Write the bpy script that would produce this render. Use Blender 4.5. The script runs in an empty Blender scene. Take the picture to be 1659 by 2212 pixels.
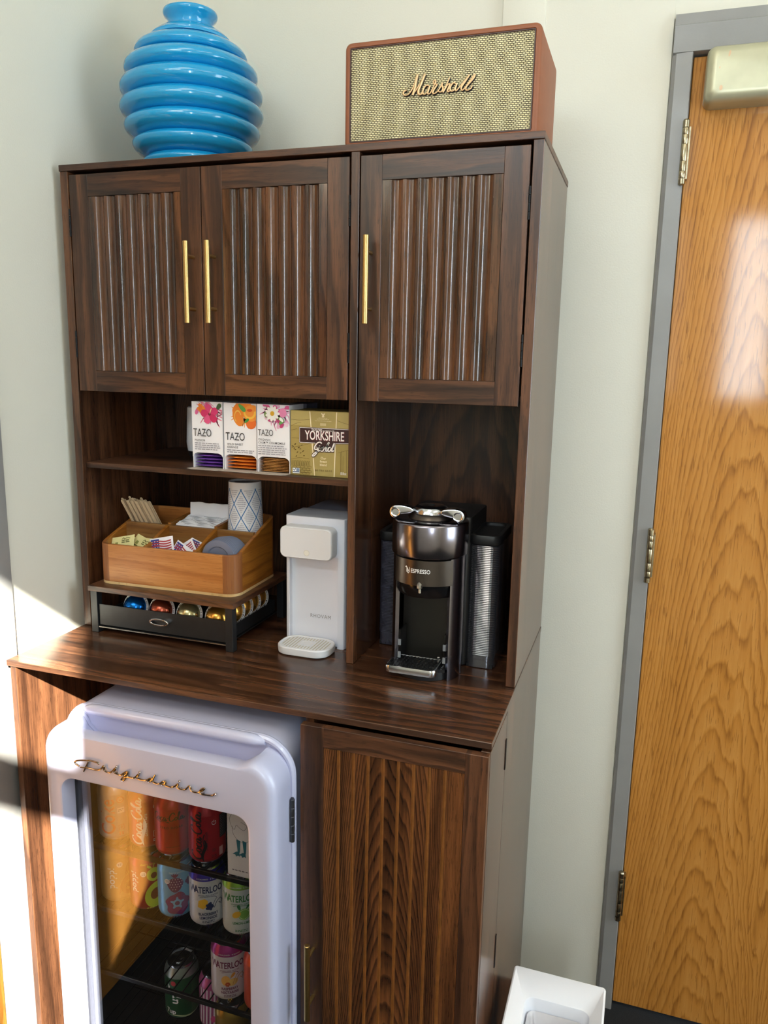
import bpy, bmesh, math, random
from mathutils import Vector, Matrix
random.seed(7)
S = bpy.context.scene
COL = S.collection
PI = math.pi
ZF = 1.025            # heights below are measured from the worktop; everything is lifted by this at the end
# ------------------------------------------------------------------ camera, world, sun, light, exposure
cam = bpy.data.cameras.new('camera'); camo = bpy.data.objects.new('camera', cam); COL.objects.link(camo)
cam.sensor_fit = 'VERTICAL'; cam.sensor_height = 36.0
cam.lens = 1689.24 / 2212 * 36.0
cam.clip_start = 0.02
camo.matrix_world = Matrix(((0.9477498, -0.0786387, 0.3091703, 1.200724), (0.31840515, 0.17330171, -0.9319789, -1.426548), (0.01970987, 0.98172423, 0.18928563, 0.613964), (0, 0, 0, 1)))
S.camera = camo
vs = S.view_settings
vs.view_transform = 'Standard'; vs.look = 'None'; vs.gamma = 1.0; vs.use_curve_mapping = False
vs.exposure = 0.0
S.cycles.use_denoising = True
S.cycles.max_bounces = 10; S.cycles.diffuse_bounces = 5; S.cycles.glossy_bounces = 5
S.cycles.transparent_max_bounces = 16; S.cycles.transmission_bounces = 6
S.cycles.caustics_reflective = False; S.cycles.caustics_refractive = False
S.cycles.sample_clamp_indirect = 6.0

W = bpy.data.worlds.new('sky'); S.world = W; W.use_nodes = True
bg = W.node_tree.nodes['Background']; bg.inputs[0].default_value = (0.62, 0.78, 1.0, 1); bg.inputs[1].default_value = 1.6

def light(name, typ, loc, energy, color, **k):
    l = bpy.data.lights.new(name, typ); l.energy = energy; l.color = color
    for a, b in k.items(): setattr(l, a, b)
    o = bpy.data.objects.new(name, l); COL.objects.link(o); o.location = loc
    return o
SUNDIR = Vector((-0.75, 1.0, -0.8))
sun = light('sun', 'SUN', (3, -4, 4), 64.0, (1.0, 0.93, 0.82), angle=0.012)
sun.rotation_euler = SUNDIR.to_track_quat('-Z', 'Y').to_euler()
def daylight(name, loc, sx, sy, energy, direction, color=(0.90, 0.95, 1.0)):
    o = light(name, 'AREA', loc, energy, color, shape='RECTANGLE', size=sx, size_y=sy)
    o.rotation_euler = Vector(direction).to_track_quat('-Z', 'Y').to_euler()
    return o
# sky light just outside each window pane; the niche lamp is added fill
FW = -2.4
daylight('daylight_narrow', (1.70, FW - 0.22, 0.93), 0.24, 0.98, 25.0, (0, 1, 0), (0.82, 0.90, 1.0))
daylight('niche_fill', (0.50, FW - 0.16, 1.90), 0.90, 0.38, 16.0, (0, 1, -0.35), (0.86, 0.93, 1.0))  # added lamp at an invented high opening, brightens the shelf niches
daylight('daylight_wide', (1.26, FW - 0.22, 1.18), 0.20, 1.45, 2.0, (0, 1, 0))
daylight('daylight_side', (3.42, -0.55, 0.75), 1.1, 1.7, 46.0, (-1, 0, 0), (0.78, 0.90, 1.0))

# ------------------------------------------------------------------ materials
MATS = {}
def s2l(c): return c / 12.92 if c <= 0.04045 else ((c + 0.055) / 1.055) ** 2.4
def rgb(h):
    h = h.lstrip('#'); return tuple(s2l(int(h[i:i + 2], 16) / 255) for i in (0, 2, 4)) + (1.0,)
class NT:
    def __init__(s, m): s.t = m.node_tree; s.n = s.t.nodes; s.l = s.t.links
    def new(s, typ, **k):
        n = s.n.new(typ)
        for a, b in k.items(): setattr(n, a, b)
        return n
    def link(s, a, b): s.l.new(a, b)
    def math(s, op, a, b=None, c=None):
        n = s.new('ShaderNodeMath', operation=op)
        for i, v in enumerate((a, b, c)):
            if v is None: continue
            if isinstance(v, (int, float)): n.inputs[i].default_value = v
            else: s.link(v, n.inputs[i])
        return n.outputs[0]
    def noise(s, vec, scale, detail=3, rough=0.55, dist=0.0):
        n = s.new('ShaderNodeTexNoise'); n.inputs['Scale'].default_value = scale
        n.inputs['Detail'].default_value = detail; n.inputs['Roughness'].default_value = rough
        n.inputs['Distortion'].default_value = dist
        s.link(vec, n.inputs['Vector']); return n.outputs['Fac']
    def ramp(s, fac, stops):
        n = s.new('ShaderNodeValToRGB'); e = n.color_ramp.elements
        while len(e) < len(stops): e.new(0.5)
        for q, (p_, c) in zip(e, stops): q.position = p_; q.color = c
        s.link(fac, n.inputs[0]); return n.outputs[0]
    def mix(s, fac, a, b, mode='MIX'):
        n = s.new('ShaderNodeMix', data_type='RGBA', blend_type=mode)
        if isinstance(fac, (int, float)): n.inputs[0].default_value = fac
        else: s.link(fac, n.inputs[0])
        for i, v in ((6, a), (7, b)):
            if isinstance(v, tuple): n.inputs[i].default_value = v
            else: s.link(v, n.inputs[i])
        return n.outputs[2]
def base(name):
    m = bpy.data.materials.new(name); m.use_nodes = True; MATS[name] = m
    t = NT(m); b = t.n['Principled BSDF']
    tc = t.new('ShaderNodeTexCoord')
    return m, t, b, tc.outputs['Object']
def pm(name, h, rough=0.5, metal=0.0, spec=0.5, coat=0.0, var=(25, 0.06), bump=None, emit=None, trans=0.0, alpha=1.0):
    """plain procedural finish: colour with a faint mottling and an optional fine bump"""
    if name in MATS: return MATS[name]
    m, t, b, oc = base(name)
    c = rgb(h) if isinstance(h, str) else h
    f = t.noise(oc, var[0], 2)
    d = tuple(x * (1 - var[1]) for x in c[:3]) + (1,); u = tuple(min(1, x * (1 + var[1])) for x in c[:3]) + (1,)
    t.link(t.ramp(f, [(0.3, d), (0.7, u)]), b.inputs['Base Color'])
    b.inputs['Roughness'].default_value = rough; b.inputs['Metallic'].default_value = metal
    b.inputs['Specular IOR Level'].default_value = spec; b.inputs['Coat Weight'].default_value = coat
    b.inputs['Coat Roughness'].default_value = 0.06
    b.inputs['Transmission Weight'].default_value = trans; b.inputs['Alpha'].default_value = alpha
    if bump:
        bn = t.new('ShaderNodeBump'); bn.inputs['Strength'].default_value = bump[1]; bn.inputs['Distance'].default_value = bump[2] if len(bump) > 2 else 0.001
        t.link(t.noise(oc, bump[0], 3), bn.inputs['Height']); t.link(bn.outputs[0], b.inputs['Normal'])
    if emit:
        b.inputs['Emission Color'].default_value = rgb(emit[0]); b.inputs['Emission Strength'].default_value = emit[1]
    return m
def wood(name, grain, across, dark, mid, lite, freq=60, A=9.0, B=1.0, cen=0.0, cenv=0.0, warp=0.03, rough=0.38, contrast=0.55, pore=0.35, fine=1.0, coat=0.0, spec=0.5, bump=0.15, scale=1.0, lin_=0.0, coat_r=0.12, broad_=0.55):
    """sawn wood: nested cathedral arches round a centre line, straight fibres at the sides, pores"""
    if name in MATS: return MATS[name]
    m, t, b, oc = base(name)
    sp = t.new('ShaderNodeSeparateXYZ'); t.link(oc, sp.inputs[0])
    ax = {'x': sp.outputs[0], 'y': sp.outputs[1], 'z': sp.outputs[2]}
    u0 = t.math('SUBTRACT', ax[across], cen); v0 = t.math('SUBTRACT', ax[grain], cenv)
    third = [k for k in 'xyz' if k not in (grain, across)][0]
    cmb = t.new('ShaderNodeCombineXYZ')
    t.link(t.math('MULTIPLY', u0, 1.0 * scale), cmb.inputs[0]); t.link(t.math('MULTIPLY', v0, 0.16 * scale), cmb.inputs[1]); t.link(ax[third], cmb.inputs[2])
    wv = cmb.outputs[0]
    w1 = t.math('SUBTRACT', t.noise(wv, 9, 3, 0.5), 0.5)
    w2 = t.math('SUBTRACT', t.noise(wv, 28, 3, 0.6), 0.5)
    u1 = t.math('ADD', u0, t.math('MULTIPLY', w1, warp * 2))
    f = t.math('ADD', t.math('MULTIPLY', t.math('MULTIPLY', u1, u1), A), t.math('MULTIPLY', v0, B))
    f = t.math('ADD', f, t.math('MULTIPLY', u1, lin_)); f = t.math('ADD', f, t.math('MULTIPLY', w1, warp * 4)); f = t.math('ADD', f, t.math('MULTIPLY', w2, warp * 0.9))
    ring = t.math('FRACT', t.math('MULTIPLY', f, freq))
    saw = t.ramp(ring, [(0.0, (0, 0, 0, 1)), (0.55, (0.35, 0.35, 0.35, 1)), (0.85, (1, 1, 1, 1)), (1.0, (0, 0, 0, 1))])
    # fibres
    c2 = t.new('ShaderNodeCombineXYZ')
    t.link(t.math('MULTIPLY', u0, 260.0 * fine), c2.inputs[0]); t.link(t.math('MULTIPLY', v0, 9.0 * fine), c2.inputs[1]); t.link(t.math('MULTIPLY', ax[third], 60.0), c2.inputs[2])
    fib = t.noise(c2.outputs[0], 1.0, 4, 0.65)
    c3 = t.new('ShaderNodeCombineXYZ')
    t.link(t.math('MULTIPLY', u0, 26.0), c3.inputs[0]); t.link(t.math('MULTIPLY', v0, 1.6), c3.inputs[1]); t.link(t.math('MULTIPLY', ax[third], 20.0), c3.inputs[2])
    broad = t.noise(c3.outputs[0], 1.0, 3, 0.5)
    tone = t.math('ADD', t.math('MULTIPLY', saw, contrast * 0.5), t.math('ADD', t.math('MULTIPLY', t.math('SUBTRACT', broad, 0.5), broad_), 0.28))
    tone = t.math('ADD', tone, t.math('MULTIPLY', t.math('SUBTRACT', fib, 0.5), 0.55))
    col = t.ramp(tone, [(0.12, lite), (0.45, mid), (0.85, dark)])
    c4 = t.new('ShaderNodeCombineXYZ')
    t.link(t.math('MULTIPLY', u0, 700.0 * fine), c4.inputs[0]); t.link(t.math('MULTIPLY', v0, 34.0 * fine), c4.inputs[1])
    por = t.noise(c4.outputs[0], 1.0, 2, 0.5)
    pf = t.math('MULTIPLY', t.math('GREATER_THAN', por, 0.62), pore)
    col = t.mix(pf, col, dark)
    t.link(col, b.inputs['Base Color'])
    b.inputs['Roughness'].default_value = rough; b.inputs['Specular IOR Level'].default_value = spec; b.inputs['Coat Weight'].default_value = coat
    b.inputs['Coat Roughness'].default_value = coat_r
    bn = t.new('ShaderNodeBump'); bn.inputs['Strength'].default_value = bump; bn.inputs['Distance'].default_value = 0.0006
    t.link(fib, bn.inputs['Height']); t.link(bn.outputs[0], b.inputs['Normal'])
    return m
WD, WM, WL = rgb('#1a100b'), rgb('#40281b'), rgb('#6a452e')
def walnut(tag, grain, across, **k):
    a = dict(freq=26, A=0.0, B=0.04, lin_=1.0, warp=0.02, rough=0.34, contrast=0.6, pore=0.5, spec=0.5, bump=0.2, broad_=1.1); a.update(k)
    return wood('walnut_' + tag, grain, across, a.pop('dark', WD), a.pop('mid', WM), a.pop('lite', WL), **a)
def clear_glass(name, tint=(1, 1, 1, 1), ior=1.5, extra=0.0, rough=0.0):
    m = bpy.data.materials.new(name); m.use_nodes = True; MATS[name] = m
    t = NT(m); t.n.remove(t.n['Principled BSDF']); out = t.n['Material Output']
    tr = t.new('ShaderNodeBsdfTransparent'); tr.inputs[0].default_value = tint
    gl = t.new('ShaderNodeBsdfGlossy'); gl.inputs['Roughness'].default_value = rough
    lw = t.new('ShaderNodeLayerWeight'); lw.inputs[0].default_value = 0.5
    fac = t.math('MINIMUM', t.math('ADD', t.math('MULTIPLY', t.math('POWER', lw.outputs['Facing'], 5.0), 0.96), 0.04 + extra), 1.0)
    mx = t.new('ShaderNodeMixShader'); t.link(fac, mx.inputs[0]); t.link(tr.outputs[0], mx.inputs[1]); t.link(gl.outputs[0], mx.inputs[2])
    t.link(mx.outputs[0], out.inputs[0]); return m

# ------------------------------------------------------------------ mesh helpers
def rr(x0, x1, z0, z1, r, n=6):
    """rounded rectangle outline; r may be one radius or four (bottom-left, bottom-right, top-right, top-left)"""
    if isinstance(r, (int, float)): r = (r,) * 4
    out = []
    for (cx, cz, a0), q in zip(((x0, z0, PI), (x1, z0, 1.5 * PI), (x1, z1, 0), (x0, z1, 0.5 * PI)), r):
        ox = cx + (q if cx == x0 else -q); oz = cz + (q if cz == z0 else -q)
        for i in range(n + 1):
            a = a0 + 0.5 * PI * i / n; out.append((ox + q * math.cos(a), oz + q * math.sin(a)))
    return out
def cr(pts, n=5, closed=False):
    """smooth line through points"""
    P = [Vector(p) for p in pts]; m = len(P); out = []
    if m < 3 and not closed: return [tuple(p) for p in P]
    for i in range(m if closed else m - 1):
        a, b, c, d = (P[(i - 1) % m] if closed or i > 0 else P[0]), P[i], P[(i + 1) % m], (P[(i + 2) % m] if closed or i + 2 < m else P[-1])
        for k in range(n):
            t = k / n
            out.append(tuple(0.5 * ((2 * b) + (c - a) * t + (2 * a - 5 * b + 4 * c - d) * t * t + (3 * b - a - 3 * c + d) * t ** 3)))
    if not closed: out.append(tuple(P[-1]))
    return out
class MB:
    def __init__(s): s.v = []; s.f = []; s.m = []; s.mats = []
    def mi(s, m):
        if m not in s.mats: s.mats.append(m)
        return s.mats.index(m)
    def add(s, vs, fs, m):
        o = len(s.v); i = s.mi(m); s.v += [tuple(q) for q in vs]
        for f in fs: s.f.append([o + k for k in f]); s.m.append(i)
        return s
    def box(s, x0, x1, y0, y1, z0, z1, m, bev=0.0, seg=2):
        if bev <= 0:
            v = [(x, y, z) for z in (z0, z1) for y in (y0, y1) for x in (x0, x1)]
            return s.add(v, [(0, 2, 3, 1), (4, 5, 7, 6), (0, 1, 5, 4), (2, 6, 7, 3), (0, 4, 6, 2), (1, 3, 7, 5)], m)
        bm = bmesh.new(); bmesh.ops.create_cube(bm, size=1)
        for q in bm.verts:
            q.co = Vector(((x0 + x1) / 2 + q.co.x * (x1 - x0), (y0 + y1) / 2 + q.co.y * (y1 - y0), (z0 + z1) / 2 + q.co.z * (z1 - z0)))
        bmesh.ops.bevel(bm, geom=list(bm.edges), offset=bev, segments=seg, profile=0.5, affect='EDGES')
        s.bm(bm, m); return s
    def facing(s, axis, m):
        """give the faces that look along one axis a finish of their own"""
        i = s.mi(m)
        for k, f in enumerate(s.f):
            a, b, c = (Vector(s.v[f[q]]) for q in (0, 1, 2)); n = (b - a).cross(c - a)
            if n.length > 0 and abs(n.normalized()['xyz'.index(axis)]) > 0.9: s.m[k] = i
        return s
    def bm(s, bm, m, mat=None):
        bm.verts.ensure_lookup_table(); bm.verts.index_update()
        s.add([(mat @ q.co if mat else q.co) for q in bm.verts], [[q.index for q in f.verts] for f in bm.faces], m); bm.free()
    def loft(s, loops, m, cap0=True, cap1=True, closed=True, ring=False):
        n = len(loops[0]); v = [p for l in loops for p in l]; f = []
        L = len(loops)
        for j in range(L if ring else L - 1):
            k = (j + 1) % L
            for i in range(n if closed else n - 1):
                i2 = (i + 1) % n; f.append((j * n + i, j * n + i2, k * n + i2, k * n + i))
        if cap0 and not ring: f.append(tuple(range(n))[::-1])
        if cap1 and not ring: f.append(tuple((L - 1) * n + i for i in range(n)))
        return s.add(v, f, m)
    def prism(s, poly, axis, a0, a1, m, bev=0.0):
        def P(p, a):
            return {'x': (a, p[0], p[1]), 'y': (p[0], a, p[1]), 'z': (p[0], p[1], a)}[axis]
        if bev <= 0: return s.loft([[P(p, a0) for p in poly], [P(p, a1) for p in poly]], m)
        ins = inset(poly, bev); ins2 = inset(poly, bev * 0.3); d = 1 if a1 > a0 else -1
        return s.loft([[P(p, a0) for p in ins], [P(p, a0 + d * bev * 0.3) for p in ins2], [P(p, a0 + d * bev) for p in poly],
                       [P(p, a1 - d * bev) for p in poly], [P(p, a1 - d * bev * 0.3) for p in ins2], [P(p, a1) for p in ins]], m)
    def lathe(s, prof, m, c=(0, 0, 0), n=40, mat=None, cap=True):
        loops = []
        for r, z in prof:
            l = [Vector((r * math.cos(2 * PI * i / n), r * math.sin(2 * PI * i / n), z)) for i in range(n)]
            l = [(mat @ q if mat else q) + Vector(c) for q in l]; loops.append([tuple(q) for q in l])
        return s.loft(loops, m, cap, cap)
    def tube(s, pts, r, m, n=8, closed=False, flat=None, cap=True):
        P = [Vector(p) for p in pts]; loops = []
        up = Vector(flat) if flat else None
        prev = None
        for i, p in enumerate(P):
            a = P[(i - 1) % len(P)] if closed or i > 0 else p; b = P[(i + 1) % len(P)] if closed or i < len(P) - 1 else p
            d = (b - a).normalized() if (b - a).length > 1e-9 else Vector((0, 0, 1))
            if prev is None:
                ref = Vector((0, 1, 0)) if abs(d.y) < 0.9 else Vector((1, 0, 0)); x = d.cross(ref).normalized()
            else: x = (prev - d * prev.dot(d)).normalized()
            prev = x; y = d.cross(x)
            rr_ = r[i] if isinstance(r, (list, tuple)) else r
            l = []
            for k in range(n):
                q = x * math.cos(2 * PI * k / n) * rr_ + y * math.sin(2 * PI * k / n) * rr_
                if up is not None: q = q - up * q.dot(up) * 0.45
                l.append(tuple(p + q))
            loops.append(l)
        return s.loft(loops, m, cap, cap, ring=closed)
    # ---- flat artwork: T maps (u, v) on a face to a point
    def quad(s, T, u0, u1, v0, v1, m, nu=1):
        v = []
        for i in range(nu + 1):
            u = u0 + (u1 - u0) * i / nu; v += [T(u, v0), T(u, v1)]
        return s.add(v, [(2 * i, 2 * i + 2, 2 * i + 3, 2 * i + 1) for i in range(nu)], m)
    def star(s, T, cu, cv, out, m, rings=1):
        n = len(out); v = [T(cu, cv)]
        for k in range(1, rings + 1): v += [T(cu + a * k / rings, cv + b * k / rings) for a, b in out]
        f = [(0, 1 + i, 1 + (i + 1) % n) for i in range(n)]
        for k in range(rings - 1):
            o = 1 + k * n; f += [(o + i, o + n + i, o + n + (i + 1) % n, o + (i + 1) % n) for i in range(n)]
        return s.add(v, f, m)
    def disc(s, T, cu, cv, ru, rv, m, n=20, rings=1, rot=0.0):
        c, q = math.cos(rot), math.sin(rot)
        out = [(ru * math.cos(2 * PI * i / n) * c - rv * math.sin(2 * PI * i / n) * q, ru * math.cos(2 * PI * i / n) * q + rv * math.sin(2 * PI * i / n) * c) for i in range(n)]
        return s.star(T, cu, cv, out, m, rings)
    def annulus(s, T, cu, cv, r0, r1, m, n=24, a0=0, a1=2 * PI, asp=1.0):
        v = []
        for i in range(n + 1):
            a = a0 + (a1 - a0) * i / n; v += [T(cu + r0 * math.cos(a), cv + asp * r0 * math.sin(a)), T(cu + r1 * math.cos(a), cv + asp * r1 * math.sin(a))]
        return s.add(v, [(2 * i, 2 * i + 1, 2 * i + 3, 2 * i + 2) for i in range(n)], m)
    def stroke(s, T, pts, w, m, n=5, closed=False, pen=None):
        P = cr([(a, b, 0) for a, b in pts], n, closed); P = [Vector((q[0], q[1])) for q in P]; v = []
        k = len(P)
        for i in range(k):
            a = P[i - 1] if i or closed else P[0]; b = P[(i + 1) % k] if i < k - 1 or closed else P[-1]
            d = (b - a); d = d.normalized() if d.length > 1e-9 else Vector((1, 0))
            ww = w if pen is None else w * (pen + (1 - pen) * abs(d.y))
            nn = Vector((-d.y, d.x)) * ww / 2; v += [T(*(P[i] - nn)), T(*(P[i] + nn))]
        f = [(2 * i, 2 * i + 2, 2 * i + 3, 2 * i + 1) for i in range(k - 1)]
        if closed: f.append((2 * k - 2, 0, 1, 2 * k - 1))
        return s.add(v, f, m)
    def text(s, T, body, size, m, u=0, v=0, align='CENTER', sx=1.0, bold=0.0, space=1.0):
        c = bpy.data.curves.new('t', 'FONT'); c.body = body; c.size = size; c.align_x = align; c.fill_mode = 'FRONT'
        c.offset = bold * size; c.space_character = space; c.resolution_u = 3
        o = bpy.data.objects.new('t', c); COL.objects.link(o)
        dg = bpy.context.evaluated_depsgraph_get(); dg.update(); ev = o.evaluated_get(dg); me = ev.to_mesh()
        s.add([T(u + q.co.x * sx, v + q.co.y) for q in me.vertices], [list(f.vertices) for f in me.polygons], m)
        ev.to_mesh_clear(); bpy.data.objects.remove(o); bpy.data.curves.remove(c)
        return s
    def lines(s, T, u0, u1, vs, h, m, seed=1, words=(0.008, 0.02)):
        """small print too fine to read: rows of word-length marks"""
        R = random.Random(seed)
        for v in vs:
            u = u0
            while u < u1 - 0.002:
                w = R.uniform(*words); w = min(w, u1 - u); s.quad(T, u, u + w, v, v + h, m, 2); u += w + h * 0.9
        return s
def inset(poly, d):
    n = len(poly); P = [Vector(p) for p in poly]; out = []
    area = sum(P[i].x * P[(i + 1) % n].y - P[(i + 1) % n].x * P[i].y for i in range(n))
    sg = 1 if area > 0 else -1
    for i in range(n):
        a, b, c = P[i - 1], P[i], P[(i + 1) % n]
        e1 = (b - a); e2 = (c - b)
        if e1.length < 1e-9: e1 = e2
        if e2.length < 1e-9: e2 = e1
        n1 = Vector((-e1.y, e1.x)).normalized() * sg; n2 = Vector((-e2.y, e2.x)).normalized() * sg
        h = (n1 + n2); h = h.normalized() if h.length > 1e-6 else n1
        out.append(tuple(b + h * d / max(0.35, h.dot(n1))))
    return out
def TY(x0, z0, y): return lambda u, v: (x0 + u, y, z0 + v)                       # a face looking towards -y
def TC(cx, cy, z0, r, phi): return lambda u, v: (cx + r * math.sin(phi + u / r), cy - r * math.cos(phi + u / r), z0 + v)
def vert(T): return lambda u, v: T(-v, u)                                       # reads upwards
def vdown(T): return lambda u, v: T(v, -u)                                      # reads downwards
# ------------------------------------------------------------------ objects
def mesh_of(name, mb, org, smooth=35):
    me = bpy.data.meshes.new(name)
    me.from_pydata([(a - org[0], b - org[1], c - org[2]) for a, b, c in mb.v], [], mb.f)
    for m in mb.mats: me.materials.append(m)
    for p_, i in zip(me.polygons, mb.m): p_.material_index = i; p_.use_smooth = True
    bm = bmesh.new(); bm.from_mesh(me); bmesh.ops.recalc_face_normals(bm, faces=bm.faces); bm.to_mesh(me); bm.free()
    me.set_sharp_from_angle(angle=math.radians(smooth)); me.update()
    return me
def world_org(o):
    v = Vector((0, 0, 0))
    while o: v += o.location; o = o.parent
    return v
def tag(o, label=None, cat=None, group=None, kind=None):
    for k, v in (('label', label), ('category', cat), ('group', group), ('kind', kind)):
        if v: o[k] = v
    return o
def thing(name, label, cat, loc, group=None):
    o = bpy.data.objects.new(name, None); COL.objects.link(o); o.location = loc; o.empty_display_size = 0.02
    return tag(o, label, cat, group)
def part(name, mb, parent, label=None, smooth=35):
    o = bpy.data.objects.new(name, mesh_of(name, mb, world_org(parent), smooth)); COL.objects.link(o); o.parent = parent
    if label: o['label'] = label
    return o
def single(name, mb, label=None, cat=None, group=None, kind=None, loc=None, smooth=35):
    if loc is None:
        xs = [v[0] for v in mb.v]; ys = [v[1] for v in mb.v]
        loc = ((min(xs) + max(xs)) / 2, (min(ys) + max(ys)) / 2, min(v[2] for v in mb.v))
    o = bpy.data.objects.new(name, mesh_of(name, mb, loc, smooth)); COL.objects.link(o); o.location = loc
    return tag(o, label, cat, group, kind)
def dup(o, loc=None, rot=None, label=None, parent=None):
    c = o.copy(); COL.objects.link(c)
    if parent: c.parent = parent
    if loc is not None: c.location = loc
    if rot is not None: c.rotation_euler = rot
    if label: c['label'] = label
    for ch in [q for q in COL.objects if q.parent == o]: dup(ch, parent=c)
    return c
# script lettering: centre lines in metres on their faces
MAR = [[[0.7382,1.1002],[0.733,1.0984],[0.7321,1.0947],[0.7361,1.0916],[0.7425,1.0937],[0.7492,1.1019],[0.7544,1.1133],[0.7587,1.1247]],[[0.7587,1.1247],[0.756,1.1152],[0.7539,1.1025],[0.7499,1.0908]],[[0.7499,1.0908],[0.7557,1.0988],[0.7647,1.1109],[0.7726,1.1242]],[[0.7726,1.1242],[0.7659,1.1093],[0.7607,1.0974],[0.7612,1.0922],[0.7652,1.091],[0.7704,1.0945]],[[0.7813,1.1034],[0.7754,1.1052],[0.7698,1.0997],[0.7689,1.0926],[0.7736,1.091],[0.7792,1.0969],[0.7819,1.1038],[0.7784,1.0939],[0.7797,1.0905],[0.7831,1.092],[0.7882,1.1002],[0.7903,1.1062],[0.788,1.1082],[0.7897,1.1122],[0.7928,1.1101],[0.7915,1.1059],[0.7953,1.105],[0.7898,1.097],[0.7874,1.0921],[0.7909,1.0903],[0.7976,1.0944],[0.8028,1.1021],[0.8063,1.1069],[0.8041,1.1035],[0.8066,1.0982],[0.8054,1.0935],[0.8009,1.0921],[0.7977,1.0946]],[[0.8068,1.0906],[0.8119,1.1013],[0.8184,1.115]],[[0.8088,1.0935],[0.8147,1.1026],[0.818,1.1044],[0.8185,1.1008],[0.815,1.094],[0.8165,1.0911],[0.8203,1.0935]],[[0.8301,1.1034],[0.8256,1.1053],[0.8201,1.0996],[0.8203,1.0935],[0.8249,1.0919],[0.8292,1.0979],[0.8318,1.1037],[0.8291,1.0949],[0.8311,1.092],[0.836,1.0963],[0.8457,1.1066],[0.8527,1.1146],[0.8542,1.1159],[0.8519,1.1126],[0.8458,1.1044],[0.8403,1.097],[0.8412,1.0921],[0.8451,1.0935],[0.8547,1.1048],[0.8627,1.1147],[0.8642,1.1153],[0.862,1.1102],[0.8548,1.1026],[0.8487,1.0963],[0.8491,1.092],[0.853,1.0912],[0.8584,1.0943],[0.8599,1.0984]]]
FRI = [[[0.2537,-0.1345],[0.2449,-0.1305],[0.2456,-0.1259],[0.2545,-0.1222],[0.2749,-0.1189],[0.2948,-0.1195],[0.2973,-0.1224]],[[0.2747,-0.122],[0.2692,-0.1315],[0.2632,-0.1432]],[[0.2563,-0.136],[0.2717,-0.1342],[0.2895,-0.1346],[0.3007,-0.1318],[0.3074,-0.1241],[0.3095,-0.1253],[0.3085,-0.1309],[0.3143,-0.1342],[0.3231,-0.1334],[0.333,-0.1235],[0.3345,-0.1248],[0.3305,-0.1306],[0.3345,-0.1332],[0.3449,-0.1341],[0.3539,-0.1274],[0.3605,-0.1247],[0.36,-0.1268],[0.3543,-0.1329],[0.351,-0.1329],[0.3529,-0.1287],[0.3605,-0.1247],[0.3569,-0.1353],[0.3509,-0.1437],[0.3455,-0.1438],[0.349,-0.1389],[0.36,-0.1349],[0.3729,-0.1345],[0.3823,-0.1257],[0.3831,-0.1271],[0.3794,-0.1328],[0.3857,-0.1347],[0.3985,-0.1341],[0.4072,-0.1286],[0.4121,-0.1269],[0.4083,-0.1336],[0.4027,-0.1345],[0.4072,-0.1286],[0.4121,-0.1269]],[[0.4187,-0.1195],[0.4124,-0.1311],[0.4147,-0.1348],[0.4258,-0.1355],[0.4345,-0.1291],[0.4399,-0.1286],[0.4344,-0.1351],[0.4296,-0.1349],[0.4336,-0.1296],[0.4399,-0.1286],[0.438,-0.1348],[0.4446,-0.1366],[0.455,-0.1355],[0.4645,-0.1279],[0.4651,-0.1295],[0.4633,-0.1345],[0.4694,-0.1364],[0.4797,-0.1353],[0.4877,-0.127],[0.4901,-0.1287],[0.4915,-0.1346],[0.498,-0.1364],[0.5071,-0.1354],[0.5164,-0.1291],[0.5185,-0.1256],[0.5136,-0.1272],[0.509,-0.1329],[0.5121,-0.1373],[0.5222,-0.1372],[0.5342,-0.1356],[0.5385,-0.1316]]]
FRID = [[0.3365,-0.1198],[0.3859,-0.1206],[0.4684,-0.1218],[0.5403,-0.1318]]
GOLD = [[[0.58,0.4474],[0.5767,0.4503],[0.5701,0.4479],[0.5648,0.4405],[0.5648,0.4353],[0.569,0.4354],[0.5747,0.441],[0.5754,0.4431],[0.5712,0.4326],[0.5659,0.4241],[0.5608,0.4207],[0.5604,0.4236],[0.567,0.4293],[0.5768,0.4337],[0.5792,0.4371],[0.5825,0.4406],[0.5787,0.4371],[0.5785,0.4328],[0.5819,0.4322],[0.5851,0.4375],[0.5836,0.4408],[0.5872,0.4386],[0.5932,0.445],[0.5961,0.4497],[0.5943,0.449],[0.59,0.4387],[0.5896,0.4326],[0.5933,0.4336]],[[0.5993,0.4413],[0.5949,0.439],[0.594,0.4332],[0.5979,0.433],[0.6018,0.4394]],[[0.6077,0.4498],[0.6034,0.4395],[0.6023,0.4328],[0.6067,0.4345]]]
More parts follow.
